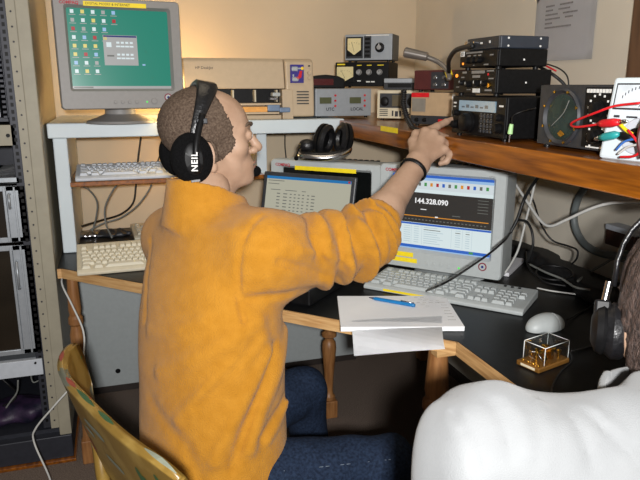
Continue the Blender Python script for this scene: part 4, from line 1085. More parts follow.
cable('black cord crossing in front of the monitor and over the white keyboard', [at_x(510, 233, 1.08), at_d(505, 240, 1.60), at_d(490, 253, 1.55), at_d(470, 267, 1.52), at_d(450, 280, 1.50), at_d(436, 287, 1.49), at_z(426, 291, DZ + .018)], .0028, M_wirek)
b = B(); pw_ = at_z(503, 268, DZ)
b.box((-.05, -.10, 0), (.05, .10, .012), M_paperg, .001); o = b.obj('paper_stack'); o.location = (pw_.x, pw_.y + .01, DZ + .001); o.rotation_euler = (0, 0, R_(-48)); tag(o, 'small stack of pale paper at the right foot of the radio software monitor', 'papers')
# ================================================================== left end of the desk
Yc = 2.62
cable('grey cable hanging in a curve below the left end of the tray', [at_y(74, 184, 2.45), at_y(88, 189, 2.5), at_y(97, 202, 2.55), at_y(96, 218, 2.58), at_y(92, 232, 2.6)], .0032, M_wireg)
cable('grey cable hanging below the middle of the tray', [at_y(121, 180, 2.5), at_y(112, 192, 2.52), at_y(105, 208, 2.55), at_y(106, 224, 2.55), at_y(112, 238, 2.5)], .0034, M_wireg)
cable('black cable dropping behind the tray and sweeping left', [at_y(141, 137, 2.85), at_y(138, 160, 2.85), at_y(136, 185, 2.85), at_y(133, 203, 2.83), at_y(121, 214, 2.8), at_y(102, 220, 2.75), at_y(82, 226, 2.6)], .0042, M_wirek)
cable('long grey cable slanting down behind the tray', [at_y(154, 178, 2.6), at_y(148, 192, 2.62), at_y(136, 207, 2.64), at_y(120, 218, 2.66), at_y(104, 223, 2.66), at_y(90, 230, 2.66)], .0034, M_wireg)
cable('thin dark cable on the wall below the printer', [at_y(285, 135, 2.95), at_y(285, 146, 2.95), at_y(286, 157, 2.94), at_y(287, 170, 2.94)], .003, M_wirek)
cable('short dark cable behind the tray near the headphones', [at_y(163, 146, 2.85), at_y(160, 155, 2.85), at_y(156, 166, 2.84), at_y(152, 176, 2.84)], .003, M_wirek)
for k, (px, py, r, m, lab) in enumerate(((92, 237, .035, M_chrome, 'crumpled foil on the desk behind the beige keyboard'), (112, 236, .045, M_dkg, 'dark tangle of plastic at the back of the desk by the foil'))):
    c = at_z(px, py - 3, DZ + .01); f = Field((c.x - .09, c.y - .08, DZ - .02), (c.x + .09, c.y + .08, DZ + .05), .005)
    f.add(f.ell((c.x, c.y, DZ + .008), (r * 1.7, r, .014)), 0); f.D += .006 * np.sin(90 * f.X + 40 * f.Z) * np.cos(110 * f.Y + 50 * f.X); f.cut(DZ + .001 - f.Z)
    o = skin_obj('crumpled_wrap', [f.mesh()], m); tag(o, lab, 'wrapping')
# ================================================================== painted chair
ch = thing('painted_chair', 'yellow chair with painted flowers on its curved back, behind the man in orange', 'chair', (.17, 1.24, 0), -20)
CI = ch_inv = (T(.17, 1.24, 0) @ RZ(-20)).inverted()
mc = bpy.data.materials.new('painted yellow wood'); mc.use_nodes = True
nt = mc.node_tree; bs_ = nt.nodes['Principled BSDF']; tc = nt.nodes.new('ShaderNodeTexCoord')
def noise_mask(scale, lo, hi, off):
    mp = nt.nodes.new('ShaderNodeMapping'); mp.inputs['Location'].default_value = off; nt.links.new(tc.outputs['Object'], mp.inputs[0])
    n = nt.nodes.new('ShaderNodeTexNoise'); n.inputs['Scale'].default_value = scale; n.inputs['Detail'].default_value = 3; nt.links.new(mp.outputs[0], n.inputs['Vector'])
    r = nt.nodes.new('ShaderNodeValToRGB'); r.color_ramp.elements[0].position = lo; r.color_ramp.elements[1].position = hi; nt.links.new(n.outputs['Fac'], r.inputs[0]); return r.outputs[0]
def mix(fac, a, b_):
    m = nt.nodes.new('ShaderNodeMixRGB'); nt.links.new(fac, m.inputs[0])
    for s_, v in ((1, a), (2, b_)):
        if isinstance(v, tuple): m.inputs[s_].default_value = v
        else: nt.links.new(v, m.inputs[s_])
    return m.outputs[0]
c0 = mix(noise_mask(14, .45, .6, (0, 0, 0)), rgb(120, 94, 40), rgb(142, 116, 58))
c0 = mix(noise_mask(9, .62, .64, (3, 1, 2)), c0, rgb(98, 100, 86))
c0 = mix(noise_mask(16, .70, .71, (7, 5, 1)), c0, rgb(70, 112, 66))
c0 = mix(noise_mask(15, .72, .73, (1, 9, 4)), c0, rgb(168, 78, 52))
nt.links.new(c0, bs_.inputs['Base Color']); bs_.inputs['Roughness'].default_value = .35
# curved back board, thick plywood, rounded corners
P1, P2 = at_z(43, 343, .80), at_z(176, 472, .80)
axis = (P2 - P1); Lb = axis.length; axis.normalize(); out = Vector((axis.y, -axis.x, 0))
if out.dot(Vector((-.93, -.37, 0))) < 0: out = -out
nS, nV = 24, 12
def board(off):
    rows = []
    for i in range(nV + 1):
        v = i / nV; row = []
        for j in range(nS + 1):
            s_ = j / nS; e = abs(2 * s_ - 1)
            hh = .03 + .20 * max(0, 1 - e ** 2.6) ** .6
            bow = .028 * (1 - e ** 3) - .30 * hh * (1 - v) - .055 * max(0, (.36 - s_) / .36) ** 2
            top = .80 - .016 * max(0, (e - .75) / .25) ** 2
            row.append(P1 + axis * (Lb * s_) + out * (bow - off) + Vector((0, 0, top - .80 - hh * (1 - v))))
        rows.append(row)
    return rows
Pf, Pb = board(0), board(.018)
b = B(); t_ = bmesh.new()
def vgrid(P): return [[t_.verts.new(CI @ p) for p in r] for r in P]
A_, Bk = vgrid(Pf), vgrid(Pb)
for i in range(nV):
    for j in range(nS):
        t_.faces.new((A_[i][j], A_[i][j + 1], A_[i + 1][j + 1], A_[i + 1][j])); t_.faces.new((Bk[i][j], Bk[i + 1][j], Bk[i + 1][j + 1], Bk[i][j + 1]))
for j in range(nS):
    t_.faces.new((A_[0][j], Bk[0][j], Bk[0][j + 1], A_[0][j + 1])); t_.faces.new((A_[nV][j], A_[nV][j + 1], Bk[nV][j + 1], Bk[nV][j]))
for i in range(nV):
    t_.faces.new((A_[i][0], A_[i + 1][0], Bk[i + 1][0], Bk[i][0])); t_.faces.new((A_[i][nS], Bk[i][nS], Bk[i + 1][nS], A_[i + 1][nS]))
bmesh.ops.recalc_face_normals(t_, faces=t_.faces[:])
bmesh.ops.bevel(t_, geom=[e for e in t_.edges if e.calc_face_angle(0) > R_(50)], offset=.005, segments=2, affect='EDGES')
b.merge(t_, mc, None, True); bb = b.obj('backrest', ch)
# painted motifs lying on the back face and rim
def on_board(s_, v, lift=.0008):
    i = v * nV; j = s_ * nS; i0, j0 = min(nV - 1, int(i)), min(nS - 1, int(j)); fi, fj = i - i0, j - j0
    p = (Pf[i0][j0] * (1 - fi) * (1 - fj) + Pf[i0 + 1][j0] * fi * (1 - fj) + Pf[i0][j0 + 1] * (1 - fi) * fj + Pf[i0 + 1][j0 + 1] * fi * fj); return CI @ (p + out * lift)
M_leaf = mat('painted leaf green', (44, 78, 48), .4, ns=40); M_flow = mat('painted flower red', (130, 56, 42), .4, ns=40); M_pale = mat('painted pale blue', (122, 128, 114), .4, ns=40)
def motif(name, s0, v0, rs_, rv, m, n=9, lobes=5, amp=.35):
    t = bmesh.new(); c = t.verts.new(on_board(s0, v0, .0012)); ring = []
    for k in range(n * 3):
        a = 2 * math.pi * k / (n * 3); r = 1 + amp * math.cos(lobes * a); ring.append(t.verts.new(on_board(min(.99, max(.01, s0 + rs_ * r * math.cos(a))), min(.99, max(.01, v0 + rv * r * math.sin(a))))))
    for k in range(len(ring)): t.faces.new((c, ring[k], ring[(k + 1) % len(ring)]))
    b = B(); b.merge(t, m); b.obj(name, bb)
for a in ((.80, .62, .022, .10), (.86, .50, .020, .09), (.76, .44, .018, .08), (.9, .7, .015, .07)): motif('painted_leaf', a[0], a[1], a[2], a[3], M_leaf, lobes=3)
for a in ((.35, .35, .02, .07), (.6, .25, .02, .07)): motif('painted_flower', a[0], a[1], a[2], a[3], M_flow)
for a in ((.5, .72, .06, .05), (.58, .5, .05, .04), (.42, .6, .03, .04)): motif('painted_stroke', a[0], a[1], a[2], a[3], M_pale, lobes=2)
# motifs on the rim
def rim(s0, s1, m, name):
    t = bmesh.new(); rows = []
    for k in range(7):
        s_ = s0 + (s1 - s0) * k / 6; j = s_ * nS; j0 = min(nS - 1, int(j)); f_ = j - j0
        a = Pf[nV][j0].lerp(Pf[nV][j0 + 1], f_); c = Pb[nV][j0].lerp(Pb[nV][j0 + 1], f_); w = math.sin(math.pi * (k + .4) / 6.8) * .5
        mid = (a + c) / 2; rows.append([t.verts.new(CI @ (mid + (a - mid) * w + Vector((0, 0, .0009)))), t.verts.new(CI @ (mid + (c - mid) * w + Vector((0, 0, .0009))))])
    for r0, r1 in zip(rows, rows[1:]): t.faces.new((r0[0], r0[1], r1[1], r1[0]))
    b = B(); b.merge(t, m); b.obj(name, bb)
rim(.33, .42, M_flow, 'painted_flower'); rim(.43, .57, M_leaf, 'painted_leaf'); rim(.60, .70, M_leaf, 'painted_leaf'); rim(.86, .98, M_pale, 'painted_stroke'); rim(.12, .2, M_flow, 'painted_flower')
b = B(); b.prism([(x, y) for x, y in rrect(.42, .42, .07, 6, .0, .02)], .425, .45, mc, RZ(0), .006); b.obj('seat', ch)
for x, y in ((-.17, -.15), (-.17, .19), (.17, -.15), (.17, .19)):
    b = B(); b.lathe([(.014, 0), (.018, .03), (.022, .25), (.02, .428)], mc, T(x, y, 0), 14); b.obj('leg', ch)
for s_ in (.28, .72):
    q_ = on_board(s_, .25, -.012); b = B(); b.tube([(-.175, .02 + (.16 if s_ < .5 else -.16), .43), (-.2, q_.y, .52), q_], .013, mc, 10); b.obj('back_post', ch)
for y in (-.15, .19):
    b = B(); b.tube([(-.17, y, .2), (.17, y, .2)], .010, mc, 10, curve=False); b.obj('stretcher', ch)
# ================================================================== the man in the orange fleece
def V3(*a): return Vector(a)
M_skin = mat('skin', (154, 124, 102), .5, ns=22, c2=(172, 142, 120), bump=.10, bs=160, spec=.35)
M_skin2 = mat('skin shaded pink', (206, 150, 126), .5, ns=30, c2=(216, 164, 140), bump=.1, bs=200)
M_fleece = mat('orange fleece', (166, 113, 32), .95, ns=40, c2=(176, 122, 39), bump=.6, bs=360, spec=.1, sheen=.15)
M_jean = mat('dark blue denim', (17, 26, 42), .85, ns=160, c2=(34, 47, 68), bump=.35, bs=600, spec=.15)
M_hairg = mat('short grey brown hair', (66, 51, 41), .75, ns=230, c2=(104, 88, 74), bump=.8, bs=520, spec=.3)
man = thing('person', 'seated man in an orange fleece and headphones pointing at a radio', 'person', (.18, 1.27, 0))
MB_ = T(-.18, -1.27, 0)
# joints ---------------------------------------------------------------------
FW = V3(math.sin(R_(66)), math.cos(R_(66)), 0); RT = V3(FW.y, -FW.x, 0)
HIP = V3(.158, 1.29, .53); NECK = at_d(206, 203, 1.405)
SR = NECK + RT * .172 + V3(0, 0, -.082) + FW * .03; SL = NECK - RT * .150 + V3(0, 0, -.105)
EL = at_d(364, 240, 1.43); WR = at_d(418, 163, 1.62)
HC = at_d(211, 139, 1.45)                                  # head centre
# head field in head space (x forward, y left, z up)
HA = R_(90 - 86)                                           # yaw of the face in world xy
HR = Matrix.Rotation(HA, 4, 'Z') @ Matrix.Rotation(R_(-4), 4, 'Y') @ Matrix.Rotation(R_(-2), 4, 'X')
HM = T(*HC) @ HR @ Matrix.Scale(.955, 4)
def head_field(h=.003, wide=1.0):
    f = Field((-.125, -.105, -.20), (.135, .105, .135), h)
    W = wide
    f.D[:] = 1
    f.add(f.ell((-.018, 0, .036), (.097, .077 * W, .083)), .01)
    f.add(f.ell((.028, 0, .030), (.062, .062 * W, .066)), .02)
    f.add(f.ell((.030, 0, -.038), (.054, .052 * W, .078)), .025)
    for s in (1, -1):
        f.add(f.cap((-.012, s * .053 * W, -.052), (.055, s * .018, -.098), .021, .018), .022)
        f.add(f.ell((.050, s * .040, -.022), (.026, .024, .024)), .02)
        f.add(f.cap((.084, s * .012, .022), (.062, s * .046, .018), .0105, .010), .012)
    f.add(f.ell((.074, 0, -.100), (.019, .022, .017)), .018)
    f.add(f.ell((.072, 0, -.068), (.022, .030, .026)), .02)
    # nose
    f.add(f.cap((.086, 0, .014), (.110, 0, -.028), .0075, .0115), .010)
    f.add(f.ell((.108, 0, -.031), (.0125, .0125, .0105)), .006)
    for s in (1, -1):
        f.add(f.ell((.097, s * .0125, -.036), (.0105, .0075, .0085)), .006)
        f.sub(f.ell((.095, s * .031, .004), (.013, .018, .012)), .012)
        f.add(f.ell((.080, s * .031, .003), (.012, .0155, .0125)), .004)
        f.add(f.cap((.091, s * .02, .0085), (.084, s * .043, .007), .0036, .003), .004)
        f.add(f.cap((.090, s * .02, -.006), (.084, s * .042, -.005), .003, .0025), .004)
        f.sub(f.ell((.103, s * .008, -.0445), (.005, .0035, .003)), .003)
    # lips
    f.add(f.ell((.089, 0, -.0650), (.009, .022, .0055)), .005)
    f.add(f.ell((.087, 0, -.0760), (.009, .019, .0065)), .005)
    f.sub(f.ell((.099, 0, -.0705), (.010, .023, .0014)), .003)
    # ears
    for s in (1, -1):
        f.add(f.ell((-.026, s * .078 * W, -.030), (.018, .0085, .030)), .006)
        f.add(f.ell((-.018, s * .075 * W, -.058), (.009, .007, .012)), .006)
        f.sub(f.ell((-.022, s * .090 * W, -.026), (.010, .008, .018)), .006)
    # neck
    f.add(f.cap((-.030, 0, -.075), (-.048, 0, -.20), .056, .062), .03)
    f.add(f.cap((.0, 0, -.10), (-.02, 0, -.20), .040, .048), .03)
    return f
hf = head_field()
head_mesh = hf.mesh()
def place(mesh, M):
    A = np.array(M); return (mesh[0] @ A[:3, :3].T + A[:3, 3], mesh[1])
# hand and forearm field (world)
def hand_field(h=.0026):
    lo = [min(EL[i], WR[i], at_d(455, 115, 1.75)[i]) - .09 for i in range(3)]; hi = [max(EL[i], WR[i], at_d(455, 115, 1.75)[i]) + .09 for i in range(3)]
    return Field(lo, hi, h)
g = hand_field()
KI = at_d(425, 132, 1.690); KM = at_d(433.5, 133.5, 1.678); KR = at_d(440.5, 140, 1.662); KP = at_d(444.5, 149.5, 1.645)
ax_ = (WR - EL).normalized()
mid = EL.lerp(WR, .45)
g.add(g.cap(EL, EL.lerp(WR, .35), .044, .043), .02)
g.add(g.cap(EL.lerp(WR, .3), WR, .0425, .0265), .02)
side = (KP - KI).normalized()
g.add(g.cap(WR + side * .009, WR - side * .009, .0225), .02)
for K_, r0, r1 in ((KI, .0175, .0135), (KM, .018, .0135), (KR, .0175, .0125), (KP, .016, .0115)):
    g.add(g.cap(WR.lerp(K_, .12), K_, r0, r1), .013)
def finger(pts, rs, k=.004):
    for a, c, ra, rb in zip(pts, pts[1:], rs, rs[1:]): g.add(g.cap(a, c, ra, rb), k)
nrm = (EYE - KM).normalized()
finger([KI, at_d(437, 126.5, 1.715), at_d(446, 122, 1.738), at_d(452.5, 119, 1.752)], [.0115, .0098, .0088, .0068])
finger([KM, at_d(446, 138.5, 1.705), at_d(447.5, 149, 1.715), at_d(443, 156, 1.705)], [.0115, .0102, .0092, .0078])
finger([KR, at_d(450, 146.5, 1.68), at_d(448, 156, 1.688), at_d(442.5, 160, 1.68)], [.0110, .0098, .0088, .0075])
finger([KP, at_d(450.5, 154.5, 1.652), at_d(446.5, 161.5, 1.655), at_d(440.5, 163.5, 1.652)], [.0100, .0088, .0078, .0068])
finger([WR.lerp(KI, .18) - side * .012 + Vector((0, .006, 0)), at_d(413, 142, 1.69), at_d(416, 134, 1.715), at_d(424, 131, 1.735)], [.016, .0125, .0105, .0085], .008)
for K_ in (KI, KM, KR, KP): g.add(g.ell(K_ + nrm * .0035 + Vector((0, 0, .002)), (.0088, .0088, .0088)), .006)
for K_ in (KI, KM, KR): g.ridge([WR.lerp(K_, .35) + nrm * .016, K_ + nrm * .010], .005, .0013)
hand_mesh = g.mesh()
# plain body under the clothes: torso, left arm and hand, legs and feet
KNR = V3(.528, 1.165, .50); KNL = V3(.440, 1.535, .515)
HPR = HIP + RT * .088 + V3(0, 0, -.03); HPL = HIP - RT * .088 + V3(0, 0, -.03)
ANR = V3(.57, 1.21, .09); ANL = V3(.50, 1.62, .09)
ELL = SL + V3(.10, .05, -.27); WRL = V3(.262, 1.405, .655)
f = Field((-.05, .98, .0), (.74, 1.82, 1.14), .010)
f.add(f.cap(HIP, NECK + V3(0, 0, -.16), .115, .115), .05).add(f.cap(NECK + V3(0, 0, -.06), NECK + V3(0, 0, .03), .055, .055), .03)
f.add(f.cap(SR, SL, .055), .03)
f.add(f.cap(SR, EL, .045, .041), .02).add(f.cap(SL, ELL, .045, .04), .02).add(f.cap(ELL, WRL, .038, .026), .02)
for a, k_, n_ in ((HPR, KNR, ANR), (HPL, KNL, ANL)):
    f.add(f.cap(a, k_, .068, .048), .03); f.add(f.cap(k_, n_, .046, .034), .02); f.add(f.cap(n_ - V3(0, 0, .03), n_ + FW * .15 - V3(0, 0, .05), .03, .024), .02)
body_low = f.mesh()
# relaxed left hand resting on the left thigh
f = Field(WRL - V3(.1, .27, .09), WRL + V3(.2, .1, .08), .003)
d_ = V3(.25, -.96, -.08); d_.normalize(); sd = V3(-d_.y, d_.x, 0)
f.add(f.cap(WRL - d_ * .03, WRL, .026), .01)
for k, (o_, L) in enumerate(((.028, .066), (.010, .075), (-.009, .070), (-.026, .056))):
    k0 = WRL + d_ * .085 + sd * -o_; f.add(f.cap(WRL + d_ * .01 - sd * o_ * .5, k0, .017, .012), .012)
    k1 = k0 + d_ * L * .55 + V3(0, 0, -.006); k2 = k0 + d_ * L + V3(0, 0, -.026)
    f.add(f.cap(k0, k1, .0105, .009), .004); f.add(f.cap(k1, k2, .009, .0072), .004)
t0 = WRL + d_ * .02 - sd * .022; f.add(f.cap(t0, t0 + d_ * .04 - sd * .024, .014, .011), .008); f.add(f.cap(t0 + d_ * .04 - sd * .024, t0 + d_ * .075 - sd * .022 - V3(0, 0, .008), .011, .008), .004)
hand_left = f.mesh()
bd = skin_obj('body', [place(head_mesh, HM), hand_mesh, body_low, hand_left], M_skin, man, MB_)
# eyes, brows, lips
HB = MB_ @ HM
M_eye = mat('eye white', (226, 220, 212), .2, ns=40, na=.02); M_iris = mat('iris', (70, 84, 90), .2, ns=60)
for s in (1, -1):
    b = B(); b.ball((.0825, s * .031, .002), .0112, M_eye, 20); b.lathe([(0, .0113), (.0045, .0106), (.0052, .0098)], M_iris, T(.0825, s * .031, .002) @ RY(90), 16); b.lathe([(0, .0117), (.002, .0114)], M_ink, T(.0825, s * .031, .002) @ RY(90), 10)
    b.obj('eye', man, HB)
    b = B(); b.tube([(.0955, s * .014, .0235), (.094, s * .026, .0285), (.083, s * .040, .029), (.070, s * .050, .022)], .004, M_hairg, 8, rs=[.003, .0042, .004, .002]); b.obj('eyebrow', man, HB)
M_lip = mat('lips', (150, 104, 94), .45, ns=60)
b = B(); b.tube([(.090, -.020, -.068), (.0975, -.008, -.0645), (.0982, 0, -.066), (.0975, .008, -.0645), (.090, .020, -.068)], .003, M_lip, 8, rs=[.001, .0030, .0028, .0030, .001])
b.tube([(.089, -.018, -.073), (.0955, -.006, -.0758), (.0955, .006, -.0758), (.089, .018, -.073)], .003, M_lip, 8, rs=[.001, .0036, .0036, .001]); b.obj('lips', man, HB)
# cropped hair shell
def crop_hair(base, front=.052, rise=.35, thick=.0045, low=-.05, ns=.0012):
    f = Field((-.125, -.105, -.20), (.135, .105, .135), .003)
    f.D = base.D.copy() - thick
    n = np.random.default_rng(2).standard_normal(f.D.shape).astype(np.float32); f.D += n * ns * .5
    wob = .003 * np.sin(61 * f.Z + 40 * f.Y + 23 * f.X) + .0022 * np.sin(173 * f.Z - 131 * f.Y + 97 * f.X) + n * .0022
    f.cut((f.X - front + rise * np.maximum(0, f.Z - .045) + wob) * .9)
    f.cut(-(f.Z - low - .42 * f.X + wob) * .9)
    e = np.minimum(f.ell((-.034, .080, -.030), (.022, .02, .036)), f.ell((-.034, -.080, -.030), (.022, .02, .036))); f.cut(-e)
    return f
hh_ = head_field(); skin_obj('hair', [crop_hair(hh_, .036, .55, low=-.042).mesh()], M_hairg, man, MB_ @ HM)
# wristband ------------------------------------------------------------------
WB = EL.lerp(WR, .90)
q = (WR - EL).to_track_quat('Z', 'Y').to_matrix().to_4x4()
b = B(); b.lathe([((.0335 + .0034 * math.cos(a)), .0055 * math.sin(a)) for a in [R_(x) for x in range(0, 361, 40)]], M_blk, T(*WB) @ q, 36); b.obj('wristband', man, MB_)['label'] = 'thin black wristband'
# ---------------------------------------------------------------- fleece
def fleece():
    f = Field((-.06, .99, .44), (.70, 1.66, 1.18), .0055)
    # torso loft
    tab = [(.44, .176, .140, .0), (.52, .180, .142, .0), (.62, .182, .140, .0), (.72, .186, .138, .0), (.82, .192, .130, .0), (.90, .190, .120, .005), (.95, .176, .108, .008), (.99, .150, .095, .008), (1.03, .112, .084, .006), (1.07, .078, .074, .004), (1.12, .062, .068, .004)]
    zs = np.array([q_[0] for q_ in tab]); z = f.Z
    a = np.interp(z, zs, [q_[1] for q_ in tab]); bb_ = np.interp(z, zs, [q_[2] for q_ in tab]); off_ = np.interp(z, zs, [q_[3] for q_ in tab])
    zz = (z - HIP.z) / (NECK.z - HIP.z)
    cx = HIP.x + (NECK.x - HIP.x) * zz; cy = HIP.y + (NECK.y - HIP.y) * zz
    u = (f.X - cx) * RT.x + (f.Y - cy) * RT.y; v = (f.X - cx) * FW.x + (f.Y - cy) * FW.y - off_
    k0 = ((np.abs(u) / a) ** 2.3 + (np.abs(v) / bb_) ** 2.3) ** (1 / 2.3)
    d = (k0 - 1) * np.minimum(a, bb_) * .9
    d = np.maximum(d, z - 1.075)
    f.add(d.astype(np.float32), .005)
    # arms
    f.add(f.cap(SR - RT * .05, SR + RT * .01, .070, .074), .05)
    for S_ in (SL, SR): f.add(f.cap(NECK + V3(0, 0, -.045), S_ + V3(0, 0, .0), .058, .060), .04)
    f.add(f.cap(SR, SR.lerp(EL, .55), .071, .062), .06)
    f.add(f.cap(SR.lerp(EL, .5), EL, .063, .064), .03)
    # the gathered sag under the upper arm
    f.add(f.cap(SR.lerp(EL, .15) - V3(0, 0, .045), SR.lerp(EL, .85) - V3(0, 0, .030), .054, .047), .05)
    CU = EL.lerp(WR, .30)
    f.add(f.cap(EL, CU, .066, .054), .03)
    f.add(f.cap(SL + RT * .05, SL, .062, .060), .05)
    f.add(f.cap(SL, ELL, .058, .056), .05); f.add(f.cap(ELL, WRL, .056, .042), .03)
    # folds running round the sleeve
    for (A_, B_, lo, hi, wl, amp, tw) in ((SR, EL, .36, 1.12, .21, .0125, 1.5), (EL, CU, -.2, .86, .46, .0095, -1.2)):
        t = f.seg_t(A_, B_); dd = f.cap(A_, B_, 0)
        ax = (B_ - A_).normalized(); e1 = ax.orthogonal().normalized(); e2 = ax.cross(e1)
        px = (f.X - A_.x) * e1.x + (f.Y - A_.y) * e1.y + (f.Z - A_.z) * e1.z; py = (f.X - A_.x) * e2.x + (f.Y - A_.y) * e2.y + (f.Z - A_.z) * e2.z
        an = np.arctan2(py, px)
        w = np.clip((t - lo) / .25, 0, 1) * np.clip((hi - t) / .15, 0, 1) * np.clip((.14 - dd) / .04, 0, 1)
        ph = 2 * np.pi * t / wl + tw * np.sin(an + .7) + .9 * np.sin(2 * an + 5 * t)
        f.D -= (w * amp * (np.sin(ph) + .35 * np.sin(1.7 * ph + 2 * an))).astype(np.float32)
    # cuff end cut flat and hollow
    ax = (WR - EL).normalized()
    near = f.cap(EL.lerp(WR, .2), WR, 0)
    pl = f.plane(CU, ax)
    f.D = np.where((near < .12) & (pl > -.03), np.maximum(f.D, pl), f.D)
    rim = CU - ax * .010
    f.sub(f.cap(CU - ax * .012, WR, .047), .006)
    f.cut(-(f.Z - .475))
    f.D += (.0014 * np.sin(13 * u + 9 * z * 2 + 1.2) * np.sin(17 * z + 5 * v + 7 * u)).astype(np.float32)
    return f, CU
ff, CU = fleece()
def pr(pts): return [ff.surf(*p) for p in pts]
# drag folds and seams found on the surface
FOLDS = [([(306, 212), (311, 235), (320, 258), (334, 276)], .011, -.011), ([(352, 210), (348, 232), (352, 258)], .009, -.009), ([(379, 205), (374, 228), (374, 250)], .008, -.007), ([(326, 214), (330, 240), (342, 270)], .010, .006),
         ([(262, 214), (247, 236), (240, 262), (238, 296), (246, 330)], .006, -0.0059),
         ([(246, 300), (270, 296), (300, 292), (318, 288)], .010, -0.0068),
         ([(258, 322), (225, 345), (190, 362), (160, 372)], .016, 0.0102), ([(262, 338), (232, 368), (202, 395), (180, 420)], .014, 0.0102),
         ([(268, 352), (250, 390), (232, 425), (215, 462)], .012, 0.0119), ([(255, 345), (225, 380), (196, 408)], .010, -0.0085),
         ([(285, 330), (278, 370), (262, 410), (250, 450)], .014, 0.0102), ([(276, 345), (262, 388), (244, 432), (232, 470)], .009, -0.0102),
         ([(150, 330), (180, 330), (205, 322)], .016, 0.0068), ([(150, 400), (185, 445), (200, 475)], .016, -0.0045),
         ([(288, 395), (276, 415), (262, 440)], .007, -0.0153), ([(292, 392), (282, 412), (268, 440)], .008, 0.0102),
         ([(180, 225), (205, 235), (232, 232)], .02, 0.0051), ([(300, 250), (330, 255), (356, 268)], .010, 0.0085), ([(280, 262), (310, 270), (340, 280)], .010, -0.0085),
         ([(150, 240), (146, 280), (144, 320)], .008, -0.0065)]
for P_, r_, a_ in FOLDS: ff.ridge(pr(P_), r_, a_)
# stand-up collar
CB = NECK + V3(0, 0, -.012) - FW * .004
def collar(f):
    z = f.Z; cx, cy = CB.x + (z - CB.z) * .05, CB.y + (z - CB.z) * .02
    u = (f.X - cx) * RT.x + (f.Y - cy) * RT.y; v = (f.X - cx) * FW.x + (f.Y - cy) * FW.y
    a = .074 - .12 * (z - CB.z); b_ = .086 - .10 * (z - CB.z)
    k0 = np.sqrt((u / a) ** 2 + (v / b_) ** 2); d = np.abs((k0 - 1) * np.minimum(a, b_)) - .0055
    top = CB.z + .074 - .30 * np.maximum(0, v + .07) - .25 * np.maximum(0, v) + .003 * np.sin(22 * u)
    d = np.maximum(d, z - top); d = np.maximum(d, CB.z - .03 - z)
    return d.astype(np.float32)
ff.add(collar(ff), .022)
skin_obj('fleece_jacket', [ff.mesh()], M_fleece, man, MB_)
# ---------------------------------------------------------------- jeans and shoes
f = Field((.0, .95, .06), (.80, 1.85, .66), .007)
f.add(f.cap(HIP - RT * .05, HIP + RT * .05, .100), .02)
for a, k_, n_ in ((HPR, KNR, ANR), (HPL, KNL, ANL)):
    f.add(f.cap(a, k_, .084, .062), .03); f.add(f.cap(k_, n_ + V3(0, 0, .02), .060, .052), .02)
f.D += (.003 * np.sin(55 * f.X + 20 * f.Z) * np.sin(40 * f.Y + 30 * f.Z)).astype(np.float32)
for K_ in (KNR, KNL):
    dk = f.cap(K_ - FW * .02 - V3(0, 0, .02), K_ - FW * .07 - V3(0, 0, .05), 0); f.D -= (.006 * np.sin(120 * f.X - 60 * f.Z) * np.exp(-(dk / .05) ** 2)).astype(np.float32)
f.D += 0
f.ridge([f.surf(px, py) for px, py in ((283, 470), (320, 468), (360, 462), (395, 460))], .004, -.003)
jm = f.mesh(); jn = skin_obj('jeans', [jm], M_jean, man, MB_)
M_st = mat('pale stitching', (96, 108, 122), .8)
b = B(); P_ = [f.surf(px, py) - ray(px, py) * .0005 for px, py in [(283 + 7 * k, 471 - .75 * k) for k in range(17)]]
for a, c in zip(P_, P_[1:]): b.tube([a.lerp(c, .1), a.lerp(c, .75)], .0009, M_st, 5, curve=False)
b.obj('seam_stitching', jn, MB_)
M_shoe = mat('black shoe', (20, 20, 20), .45)
for n_ in (ANR, ANL):
    s_ = Field(n_ - V3(.12, .12, .09), n_ + V3(.28, .22, .06), .006)
    s_.add(s_.cap(n_ - V3(0, 0, .045), n_ + FW * .15 - V3(0, 0, .055), .045, .036), .02).add(s_.cap(n_, n_ - V3(0, 0, .04), .045), .02); s_.cut(.002 - s_.Z); s_.cut(s_.Z - n_.z)
    skin_obj('shoe', [s_.mesh()], M_shoe, man, MB_)
# ---------------------------------------------------------------- headphones with boom microphone
hp = thing('headphones', 'black padded headphones with a boom microphone worn by the man in orange', 'headphones', tuple(HC))
HI = T(*(-HC)) @ HM
def hobj(b, name, par): return b.obj(name, par, HI)
b = B(); arc = []
CX, CZ = -.066, -.032                                   # where the cups sit, head space
for k in range(13):
    a = math.pi * k / 12; ca = math.cos(a); arc.append((CX + .066 * math.sin(a) ** 1.1, -.093 * math.copysign(abs(ca) ** .7, ca), CZ + .157 * math.sin(a) ** .72))
def strap(pts, w, th, m, b):
    L = []
    for i, p in enumerate(pts):
        p = Vector(p); d = (Vector(pts[min(i + 1, len(pts) - 1)]) - Vector(pts[max(i - 1, 0)])).normalized()
        sx = Vector((1, 0, -.25)); sx = (sx - d * sx.dot(d)).normalized(); n_ = d.cross(sx).normalized()
        ww, t2 = (w(i), th(i)) if callable(w) else (w, th)
        L.append([p + sx * ww * x + n_ * t2 * y for x, y in ((-.5, -.5), (.5, -.5), (.62, 0), (.5, .5), (-.5, .5), (-.62, 0))])
    b.loft(L, m, None, (True, True), True)
strap(arc, lambda i: .016 + .026 * math.sin(math.pi * i / 12) ** 2, lambda i: .005 + .012 * math.sin(math.pi * i / 12) ** 3, M_leather, b); hobj(b, 'headband', hp)
